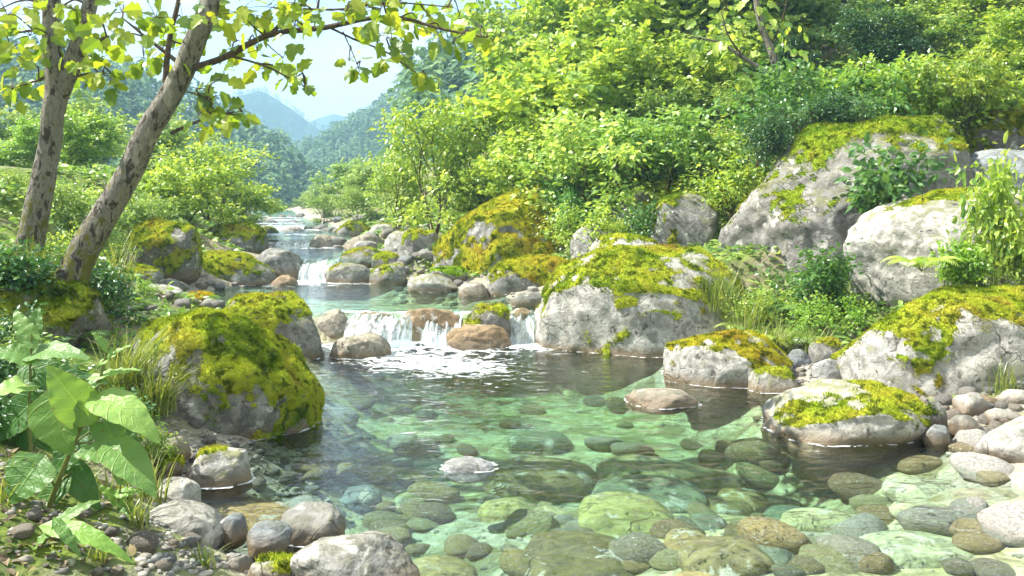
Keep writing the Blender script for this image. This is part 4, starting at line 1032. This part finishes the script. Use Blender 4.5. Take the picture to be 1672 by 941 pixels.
def big_leaf(root, b, a, tip, y, widthpx, dy=0.0, rnd=.5, face=(0, -.7, .7), curl=.2, tint=(1, 1, 1)):
    A = W(a[0], a[1], y); T = W(tip[0], tip[1], y+dy); d = T-A; L = np.linalg.norm(d); d /= L
    nrm = np.array(face, float); side = np.cross(nrm, d); side /= np.linalg.norm(side); up = np.cross(d, side)
    V, n, m = heart(L*1.04, widthpx*y/F/2*1.12, curl=curl)
    Vw = A+V[:, :1]*d+V[:, 1:2]*side+(V[:, 2:3]+curl*L*.4*(V[:, :1]/L))*up-b
    I = np.arange(n*m).reshape(n, m); Q = np.stack([I[:-1, :-1], I[:-1, 1:], I[1:, 1:], I[1:, :-1]], -1).reshape(-1, 4)
    uu = np.repeat(np.linspace(0, 1, n), m); vv = np.tile(np.linspace(-1, 1, m), n)
    o = build('leaf', Vw, Q, HEART, root, True, {'u': uu, 'v': vv, 'rnd': np.full(n*m, rnd)}); o.color = (*tint, 1)
    return A

def stem_plant(name, label, y, stemlist, r0, leafs, extra=()):
    b = W(stemlist[0][0], stemlist[0][1], y); root = empty(name, b, label, 'plant')
    P = smooth_line(PX(stemlist, y), 30); V, Q = tubes([(P, np.linspace(r0, r0*.3, 30))], 8)
    build('stem', V-b, Q, STEM, root, True, {'rnd': np.full(len(V), .4)})
    pet = []
    for lf in leafs:
        A = big_leaf(root, b, *lf[:2], y+lf[3] if len(lf) > 3 else y, lf[2], *(lf[4:] if len(lf) > 4 else ()))
        k = np.argmin(((P-A)**2).sum(1)+np.where(P[:, 2] > A[2]+.05, 1, 0)); s = P[max(k-2, 0)]
        pet.append((smooth_line([s, (s+A)/2+[0, 0, .02], A], 8), np.linspace(r0*.4, r0*.25, 8)))
    V, Q = tubes(pet, 6); build('leaf_stalks', V-b, Q, STEM, root, True, {'rnd': np.full(len(V), .7)})
    return root
# leaf: (base px, tip px, width px, distance offset, dy, rnd, facing, curl, tint)
stem_plant('heart_leaved_plant', 'tall plant with large heart-shaped leaves on a slanting stem at the lower left', 3.55,
    [(66, 868), (90, 800), (118, 730), (140, 680), (160, 630), (172, 585), (185, 548)], .013, [
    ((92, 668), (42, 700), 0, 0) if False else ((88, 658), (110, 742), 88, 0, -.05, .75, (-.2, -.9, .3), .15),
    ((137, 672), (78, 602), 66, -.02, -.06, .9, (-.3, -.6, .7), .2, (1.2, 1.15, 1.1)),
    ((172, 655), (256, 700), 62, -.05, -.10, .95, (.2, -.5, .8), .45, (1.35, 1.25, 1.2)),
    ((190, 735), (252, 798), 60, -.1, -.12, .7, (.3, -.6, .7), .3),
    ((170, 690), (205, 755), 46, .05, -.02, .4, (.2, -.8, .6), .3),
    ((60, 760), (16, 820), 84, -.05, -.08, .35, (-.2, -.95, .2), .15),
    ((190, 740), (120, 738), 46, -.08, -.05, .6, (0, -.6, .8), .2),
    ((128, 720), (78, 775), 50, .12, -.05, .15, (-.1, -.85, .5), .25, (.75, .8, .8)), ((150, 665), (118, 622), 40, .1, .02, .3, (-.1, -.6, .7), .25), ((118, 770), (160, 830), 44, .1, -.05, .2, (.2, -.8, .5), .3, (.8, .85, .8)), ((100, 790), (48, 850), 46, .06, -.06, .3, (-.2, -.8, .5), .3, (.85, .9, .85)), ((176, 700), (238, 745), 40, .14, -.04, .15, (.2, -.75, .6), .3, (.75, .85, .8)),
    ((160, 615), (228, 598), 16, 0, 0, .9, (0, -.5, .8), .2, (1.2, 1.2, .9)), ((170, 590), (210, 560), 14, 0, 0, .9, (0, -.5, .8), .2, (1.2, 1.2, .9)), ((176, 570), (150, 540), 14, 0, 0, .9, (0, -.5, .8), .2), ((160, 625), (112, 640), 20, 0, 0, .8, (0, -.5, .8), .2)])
stem_plant('broad_leaved_plant', 'broad-leaved plant behind the heart-leaved one at the left edge', 4.2,
    [(55, 800), (50, 740), (48, 660), (50, 590), (52, 545)], .011, [
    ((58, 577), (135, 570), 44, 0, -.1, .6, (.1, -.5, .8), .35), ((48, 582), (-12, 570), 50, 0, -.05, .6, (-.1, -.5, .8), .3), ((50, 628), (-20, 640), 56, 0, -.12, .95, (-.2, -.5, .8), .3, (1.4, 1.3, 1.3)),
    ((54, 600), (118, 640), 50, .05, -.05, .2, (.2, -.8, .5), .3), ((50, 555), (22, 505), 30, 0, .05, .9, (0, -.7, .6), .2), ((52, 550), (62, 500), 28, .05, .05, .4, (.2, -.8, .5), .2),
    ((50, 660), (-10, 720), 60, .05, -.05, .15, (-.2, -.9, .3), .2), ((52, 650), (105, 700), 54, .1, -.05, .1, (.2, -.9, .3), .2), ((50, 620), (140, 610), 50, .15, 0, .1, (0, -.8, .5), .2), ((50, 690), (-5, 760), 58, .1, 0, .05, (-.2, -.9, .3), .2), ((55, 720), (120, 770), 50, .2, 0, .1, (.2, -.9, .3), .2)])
stem_plant('low_leafy_plant', 'low plant with one long arching leaf on the near left bank', 3.25,
    [(70, 890), (84, 868), (100, 858)], .008, [
    ((95, 862), (208, 892), 34, 0, -.08, .95, (.1, -.5, .85), .5, (1.15, 1.2, .9)), ((88, 866), (42, 898), 20, 0, -.03, .8, (-.2, -.5, .8), .5), ((100, 850), (158, 812), 22, .1, .05, .8, (0, -.6, .8), .3), ((96, 858), (130, 905), 18, -.05, -.05, .6, (0, -.6, .8), .4)])
stem_plant('low_leafy_plant', 'small bright weed among stones below the heart-leaved plant', 3.75,
    [(190, 842), (196, 800), (204, 762)], .006, [
    ((194, 820), (160, 790), 20, 0, 0, .9, (0, -.6, .8), .3, (1.2, 1.2, .9)), ((196, 806), (228, 800), 18, 0, 0, .9, (0, -.6, .8), .3, (1.2, 1.2, .9)), ((200, 785), (180, 762), 16, 0, 0, .9, (0, -.6, .8), .3), ((203, 770), (222, 752), 14, 0, 0, 1, (0, -.6, .8), .3), ((193, 828), (225, 842), 20, 0, -.04, .7, (0, -.6, .8), .4)])

for px, y, top, kd, lb, rt, tn in [(15, 4.9, 560, 'herb', 'dark leafy plant deep behind the heart-leaved plant at the left edge', 20, (.7, .8, .8)), (95, 5.0, 575, 'herb', 'leafy plant under the mossy ledge behind the heart-leaved plant', 140, (.8, .85, .8)),
        (150, 4.7, 640, 'lowshrub', 'dark low shrub right behind the slanting stem', 60, (1.4, 1.4, 1.1)), (-15, 4.2, 640, 'lowshrub', 'dark low shrub at the left edge below the mossy ledge', 200, (1.3, 1.4, 1.2)), (230, 4.9, 690, 'ylow', 'small light shrub between the grass tuft and the shore stones', 270, (.8, .9, .8))]:
    place(kd, px, y, top, lb, 'plant' if kd == 'herb' else 'shrub', rot=rt, tint=tn, wide=1.0)

# ------------------------------------------------------------------ ferns, grass tufts
def fern(px, y, spanpx, label, seed, mat, n=9, z=None):
    x = (px-CX)*y/F; z = float(ground(np.array(x), np.array(y))) if z is None else z
    root = empty('fern', (x, y, z), label, 'fern', 'ferns between the boulders'); r = np.random.default_rng(seed); L = spanpx*y/F
    VV, FF, RR, k, lines = [], [], [], 0, []
    for q in range(n):
        a = r.uniform(0, 6.28); l = L*r.uniform(.7, 1.1); s = np.linspace(0, 1, 18)
        P = np.stack([np.cos(a)*l*s*.85, np.sin(a)*l*s*.85, l*(1.0*s-.85*s**2.2)], -1); lines.append((P, np.linspace(.005, .0015, 18)))
        T = np.gradient(P, axis=0); sd = np.cross(T, [0, 0, 1.]); sd /= np.linalg.norm(sd, axis=1)[:, None]
        for sg in (-1, 1):
            d = sd*sg+T/np.linalg.norm(T, axis=1)[:, None]*.5; nn = np.cross(T, sd); nn *= np.sign(nn[:, 2:3]+1e-9)
            V, Fc, rn = leaves(P[2:], d[2:], nn[2:], (l*.30*np.sin(np.pi*(.12+.86*s))**.8)[2:], 'long', np.full(16, r.uniform(.3, 1)))
            VV.append(V); FF.append(Fc+k); RR.append(rn); k += len(V)
    build('fronds', np.concatenate(VV), np.concatenate(FF), mat, root, False, {'rnd': np.concatenate(RR)})
    V, Q = tubes(lines, 4); build('stalks', V, Q, STEM, root, True, {'rnd': np.full(len(V), .5)})
fern(1270, 8.35, 75, 'yellow-green fern on the bank behind the ochre-topped boulder', 1, LEAF['yellow'])
fern(1335, 8.1, 70, 'green fern left of the large right boulder', 2, LEAF['green'])
fern(1215, 8.8, 65, 'darker fern against the largest mossy boulder', 3, LEAF['green'])
fern(1505, 7.35, 75, 'golden fern above the mossy crown of the large right boulder', 4, LEAF['yellow'], 8, 1.0)
fern(1310, 8.9, 80, 'fern higher on the bank under the ground shrubs', 5, LEAF['herb'])
fern(120, 6.2, 70, 'fern at the foot of the leaning trunk', 6, LEAF['herb'], 8)

def tuft(px, y, hpx, n, label, seed, wide=.6, z=None, lean=(0, 0), group=None):
    x = (px-CX)*y/F; z = float(ground(np.array(x), np.array(y)))-.02 if z is None else z
    r = np.random.default_rng(seed); L = hpx*y/F; m = 7; s = np.linspace(0, 1, m)
    VV, FF, RR = [], [], []
    for q in range(n):
        a = r.uniform(0, 6.28); l = L*r.uniform(.5, 1.15); b = r.normal(0, .12*L, 3)*[1, 1, 0]; w = r.uniform(.25, 1.0)*wide
        dx, dy = np.cos(a)*w+lean[0], np.sin(a)*w+lean[1]
        P = b+np.stack([dx*l*s**1.5, dy*l*s**1.5, l*(s-.42*w*s**2.4)], -1)
        sd = np.array([-np.sin(a), np.cos(a), 0])*(.0032+.0028*r.random())
        wd = (1-s**1.6)[:, None]
        I = np.arange(2*m).reshape(m, 2)+q*2*m
        VV.append(np.stack([P-sd*wd, P+sd*wd], 1).reshape(-1, 3)); FF.append(np.stack([I[:-1, 0], I[:-1, 1], I[1:, 1], I[1:, 0]], -1)); RR.append(np.full(2*m, r.random()))
    o = build('grass_tuft', np.concatenate(VV), np.concatenate(FF), LEAF['grass'], None, True, {'rnd': np.concatenate(RR)}, (x, y, z)); tag(o, label, 'grass tuft', group)
tuft(205, 5.55, 130, 260, 'long grass tuft hanging over the left side of the largest left boulder', 1, .9, .35, (.25, -.1))
tuft(255, 5.45, 110, 180, 'arching grass in front of the largest left boulder', 2, .9, .25, (.25, -.2))
tuft(200, 3.95, 110, 40, 'thin seedling grass beside the big smooth grey boulder', 3, .5)
tuft(245, 4.35, 110, 40, 'thin grass stalks near the pale grey shore stone', 4, .6)
tuft(335, 3.55, 60, 30, 'small weed tuft between the stones at the bottom edge', 5, .7)
tuft(225, 3.65, 70, 40, 'grass tuft in front of the big smooth grey boulder', 6, .8)
tuft(1270, 8.2, 85, 140, 'grass tuft behind the ochre-topped boulder', 7, .9)
tuft(1180, 9.0, 90, 140, 'grass tuft over the right end of the largest mossy boulder', 8, .9, .45)
tuft(1330, 7.9, 70, 100, 'grass tuft at the top of the right gravel', 9, .9)
tuft(1640, 6.35, 80, 60, 'thin grass against the large boulder at the right edge', 10, .6)
tuft(1220, 8.6, 110, 120, 'wispy grass between the largest boulder and the ferns', 11, .8)
tuft(1580, 7.5, 120, 110, 'bright grass beside the tall leafy plant', 12, .6, .85)
tuft(20, 3.5, 90, 50, 'short grass under the heart-leaved plant at the left edge', 31, .7)
tuft(130, 3.75, 80, 60, 'short grass behind the slanting stem of the heart-leaved plant', 32, .8)
tuft(160, 3.3, 50, 40, 'short grass beside the long arching leaf', 33, .8)
tuft(60, 7.2, 90, 120, 'grass at the foot of the upright trunk', 13, .7)
tuft(105, 6.6, 90, 120, 'grass between the trunk bases and the mossy ledge', 14, .7)
tuft(185, 8.0, 110, 100, 'light grass right of the leaning trunk', 15, .7)

# fallen leaves and bits on the ground: uncountable
LITTER = leaf_material('fallen_leaf', [(0.0, (.05, .035, .018)), (.5, (.16, .11, .05)), (.8, (.26, .20, .07)), (1.0, (.20, .22, .06))], .1, .7)
r = np.random.default_rng(55); P = []
for zn, m in (((-20, 730, 250, 941), 260), ((240, 690, 420, 920), 90), ((1400, 600, 1672, 720), 90), ((1230, 500, 1400, 620), 120), ((170, 430, 330, 520), 100)):
    for k in range(m): P.append(hit(r.uniform(zn[0], zn[2]), r.uniform(zn[1], zn[3]), 2.6, 30))
P = np.array(P); P = P[P[:, 2] > .015]; m = len(P); P[:, 2] += .012
V, Fc, rn = leaves(P, np.stack([r.normal(size=m), r.normal(size=m), r.normal(0, .15, m)], -1), np.array([0, 0, 1])+r.normal(0, .3, (m, 3)), r.uniform(.02, .055, m), 'ovate', r.random(m))
o = build('leaf_litter', V, Fc, LITTER, None, False, {'rnd': rn}); tag(o, 'brown fallen leaves strewn over both banks', 'leaf litter', kind='stuff')

# low leafy ground cover: uncountable
r = np.random.default_rng(77); n = 170000
x = r.uniform(-11, 16, n); y = 4+24*r.random(n)**1.3; xl = np.interp(y, YS, XL); xr = np.interp(y, YS, XR)
bk = np.maximum(xl-x, x-xr); px = CX+F*x/y
ok = (bk > .75) & (px > -60) & (px < 1740) & (fbm(np.stack([x*.8, y*.8, 0*x], -1), 8, 3) > -.12) & ~((x > 0) & (y < 7.0) & (bk < 1.8)) & ~((x < 0) & (y < 5.2))
x, y = x[ok], y[ok]; n = len(x)
pos = np.stack([x, y, ground(x, y)+r.uniform(0, .16, n)**1.3*(1+1.6*sstep(2.5, 5, bk[ok]))], -1)
V, Fc, rn = leaves(pos, np.stack([r.normal(size=n), r.normal(size=n), r.uniform(-.2, .5, n)], -1), np.array([0, -.3, 1])+r.normal(0, .4, (n, 3)), r.uniform(.035, .085, n)*(1+.05*y), 'ovate', np.clip(r.normal(.5, .25, n), 0, 1))
o = build('ground_cover', V, Fc, LEAF['green'], None, False, {'rnd': rn}); tag(o, 'low leafy ground cover on both banks', 'ground cover', kind='stuff'); o.color = (.9, .95, .8, 1)

# ------------------------------------------------------------------ hills and their forest
t = NT('wooded_hill')
pos_ = t.n('ShaderNodeNewGeometry').outputs['Position']
n1 = t.noise(pos_, .06, 4); n2 = t.noise(pos_, .5, 6, .65)
c = t.mix(n1, (.05, .11, .035), (.12, .19, .05)); c = t.mix(t.ramp(n2, [(.4, .7), (.6, 0)]), c, (.03, .07, .03))
bp = t.n('ShaderNodeBump', {'Height': n2, 'Strength': 1.0, 'Distance': 1.5})
HILL = t.surf(t.n('ShaderNodeBsdfDiffuse', {'Color': c, 'Normal': bp.outputs[0]}).outputs[0])
HF = []
def hill(ridge, y0, front, back, seed, rough, trees=0, th=(4, 7)):
    rp = np.array(ridge, float); n = 150; k = 44
    X = np.linspace(rp[0, 0], rp[-1, 0], n); zr = np.interp(X, rp[:, 0], EYE-(rp[:, 1]-HY)*y0/F); X = (X-CX)*y0/F
    zr = np.maximum(zr, -1)
    def zf(xw, v):
        zz = np.interp(xw, X, zr); P = np.stack([xw*9/y0, v*3, v*0], -1)
        return zz*(1-np.abs(v)**1.25)*(1+rough*fbm(P, seed, 4)*(1-.3*np.abs(v)))-2*np.abs(v)
    v = np.linspace(-1, 1, k); XX = np.repeat(X[:, None], k, 1); VV = np.repeat(v[None], n, 0)
    Yv = y0+np.where(VV < 0, VV*front, VV*back); Z = zf(XX, VV)
    I = np.arange(n*k).reshape(n, k); Q = np.stack([I[:-1, :-1], I[1:, :-1], I[1:, 1:], I[:-1, 1:]], -1).reshape(-1, 4)
    o = build('hill', np.stack([XX, Yv, Z], -1).reshape(-1, 3), Q, HILL); o['kind'] = 'structure'
    if trees:
        r = np.random.default_rng(seed); xs = r.uniform(X[0], X[-1], trees); vs = -(r.random(trees)**1.1)*.98+.03; ys = y0+np.where(vs < 0, vs*front, vs*back); zs = zf(xs, vs)
        px = CX+F*xs/ys; ok = (px > (660 if seed == 62 else -80)) & (px < 1300); HF.append(np.stack([xs, ys, zs, r.uniform(*th, trees)], -1)[ok])
hill([(-500, 40), (-100, 90), (60, 110), (150, 130), (230, 150), (300, 172), (350, 200), (400, 240), (450, 272), (500, 302), (545, 345)], 125, 72, 80, 61, .10, 1500, (3.2, 6))
hill([(610, 345), (635, 280), (650, 220), (670, 180), (700, 150), (740, 125), (800, 105), (900, 80), (1100, 10), (1500, -120), (2200, -250)], 82, 40, 70, 62, .08, 1100, (3, 6))
hill([(440, 330), (475, 285), (520, 255), (560, 233), (600, 212), (650, 178), (700, 160), (760, 150), (900, 140)], 230, 80, 80, 63, .08, 700, (4, 7))
hill([(230, 330), (300, 235), (370, 182), (405, 160), (430, 152), (470, 176), (510, 208), (545, 224), (600, 262), (680, 330)], 500, 200, 150, 64, .10, 1200, (2.6, 4.2))
hill([(380, 330), (440, 235), (500, 198), (545, 180), (580, 188), (620, 206), (700, 262), (800, 330)], 660, 120, 150, 65, .08)
hill([(-1500, 150), (-900, 60), (-400, 60), (-200, 120), (0, 200), (100, 330)], 180, 60, 100, 66, .1)
T = np.concatenate(HF); r = np.random.default_rng(88); n = len(T); per = 80
h = np.repeat(T[:, 3], per); con = np.repeat(r.random(n) < .45, per); hh = r.random(n*per)**.9
an = r.uniform(0, 6.28, n*per); rad = np.where(con, (1-hh)*.26, .36*np.sqrt(np.clip(1-(2*hh-1.0)**2, 0, 1)))*np.sqrt(r.uniform(.3, 1, n*per))
pos = np.repeat(T[:, :3], per, 0)+np.stack([np.cos(an)*rad*h, np.sin(an)*rad*h, (.1+.9*hh)*h-.2], -1)
dirs = np.stack([np.cos(an), np.sin(an), r.normal(-.25, .3, n*per)], -1); nrm = np.stack([np.cos(an)*.5, np.sin(an)*.5-.2, np.full(n*per, .8)], -1)+r.normal(0, .3, (n*per, 3))
V, Fc, rn = leaves(pos-dirs*h[:, None]*.08, dirs, nrm, h*.17*r.uniform(.7, 1.2, n*per)*np.where(con, .8, 1), 'dia', np.clip(np.repeat(r.random(n), per)*.7+.3*r.random(n*per), 0, 1))
o = build('forest', V, Fc, LEAF['forest'], None, False, {'rnd': rn}); tag(o, 'distant forest covering the valley hills', 'forest', kind='stuff')

# ------------------------------------------------------------------ air, light, camera
bm = bmesh.new(); bmesh.ops.create_cube(bm, size=1)
me = D.meshes.new('haze'); bm.to_mesh(me); bm.free()
hz = D.objects.new('haze', me); COL.objects.link(hz); hz['kind'] = 'stuff'; hz['label'] = 'pale blue summer haze filling the valley'; hz['category'] = 'haze'
hz.scale = (1300, 850, 96); hz.location = (0, 405, 44)
t = NT('haze'); vp = t.n('ShaderNodeVolumePrincipled', {'Color': (.44, .74, 1.0, 1), 'Density': .0018, 'Anisotropy': 0.0}); t.t.links.new(vp.outputs[0], t.out.inputs['Volume']); me.materials.append(t.m)
t.m.cycles.homogeneous_volume = True

EL, AZ = math.radians(50), math.radians(-84)      # azimuth measured from +Y towards +X
sd = Vector((math.sin(AZ)*math.cos(EL), math.cos(AZ)*math.cos(EL), math.sin(EL)))
L = D.lights.new('sun', 'SUN'); L.energy = 5.0; L.angle = math.radians(.5); L.color = (1, .96, .89)
so = D.objects.new('sun', L); COL.objects.link(so); so.rotation_euler = sd.to_track_quat('Z', 'Y').to_euler()

w = D.worlds.new('World'); SC.world = w; w.use_nodes = True; nt = w.node_tree; nt.nodes.clear()
def wn(typ, **kw):
    x = nt.nodes.new(typ)
    for k, v in kw.items(): setattr(x, k, v)
    return x
sky = wn('ShaderNodeTexSky', sky_type='NISHITA', sun_disc=False, sun_elevation=EL, sun_rotation=AZ)
tc = wn('ShaderNodeTexCoord'); mp = wn('ShaderNodeMapping'); mp.inputs['Scale'].default_value = (1, 1, 2.2); nt.links.new(tc.outputs['Generated'], mp.inputs[0])
nz = wn('ShaderNodeTexNoise'); nz.inputs['Scale'].default_value = 5.0; nz.inputs['Detail'].default_value = 7; nz.inputs['Roughness'].default_value = .55; nt.links.new(mp.outputs[0], nz.inputs['Vector'])
rp = wn('ShaderNodeValToRGB'); rp.color_ramp.elements[0].position = .37; rp.color_ramp.elements[1].position = .53; nt.links.new(nz.outputs[0], rp.inputs[0])
mx = wn('ShaderNodeMix', data_type='RGBA'); nt.links.new(rp.outputs[0], mx.inputs[0]); nt.links.new(sky.outputs[0], mx.inputs[6]); mx.inputs[7].default_value = (4.3, 4.5, 4.7, 1)
bg = wn('ShaderNodeBackground'); bg.inputs[1].default_value = .11; nt.links.new(mx.outputs[2], bg.inputs[0]); wo = wn('ShaderNodeOutputWorld'); nt.links.new(bg.outputs[0], wo.inputs[0])

cam = D.cameras.new('camera'); co = D.objects.new('camera', cam); COL.objects.link(co); SC.camera = co
co.location = (0, 0, EYE); co.rotation_euler = (math.radians(90), 0, 0)
cam.sensor_width = 36; cam.lens = 36*F/1672; cam.shift_y = -(470.5-HY)/1672; cam.clip_end = 5000; cam.clip_start = .05
SC.view_settings.view_transform = 'Standard'; SC.view_settings.look = 'None'; SC.view_settings.gamma = 1; SC.view_settings.exposure = 1.5
SC.render.engine = 'CYCLES'
cy = SC.cycles; cy.use_denoising = True; cy.max_bounces = 8; cy.diffuse_bounces = 3; cy.glossy_bounces = 3; cy.transmission_bounces = 4; cy.transparent_max_bounces = 12; cy.volume_bounces = 0
cy.use_adaptive_sampling = True; cy.adaptive_threshold = .04; cy.caustics_reflective = False; cy.caustics_refractive = False; cy.sample_clamp_indirect = 6
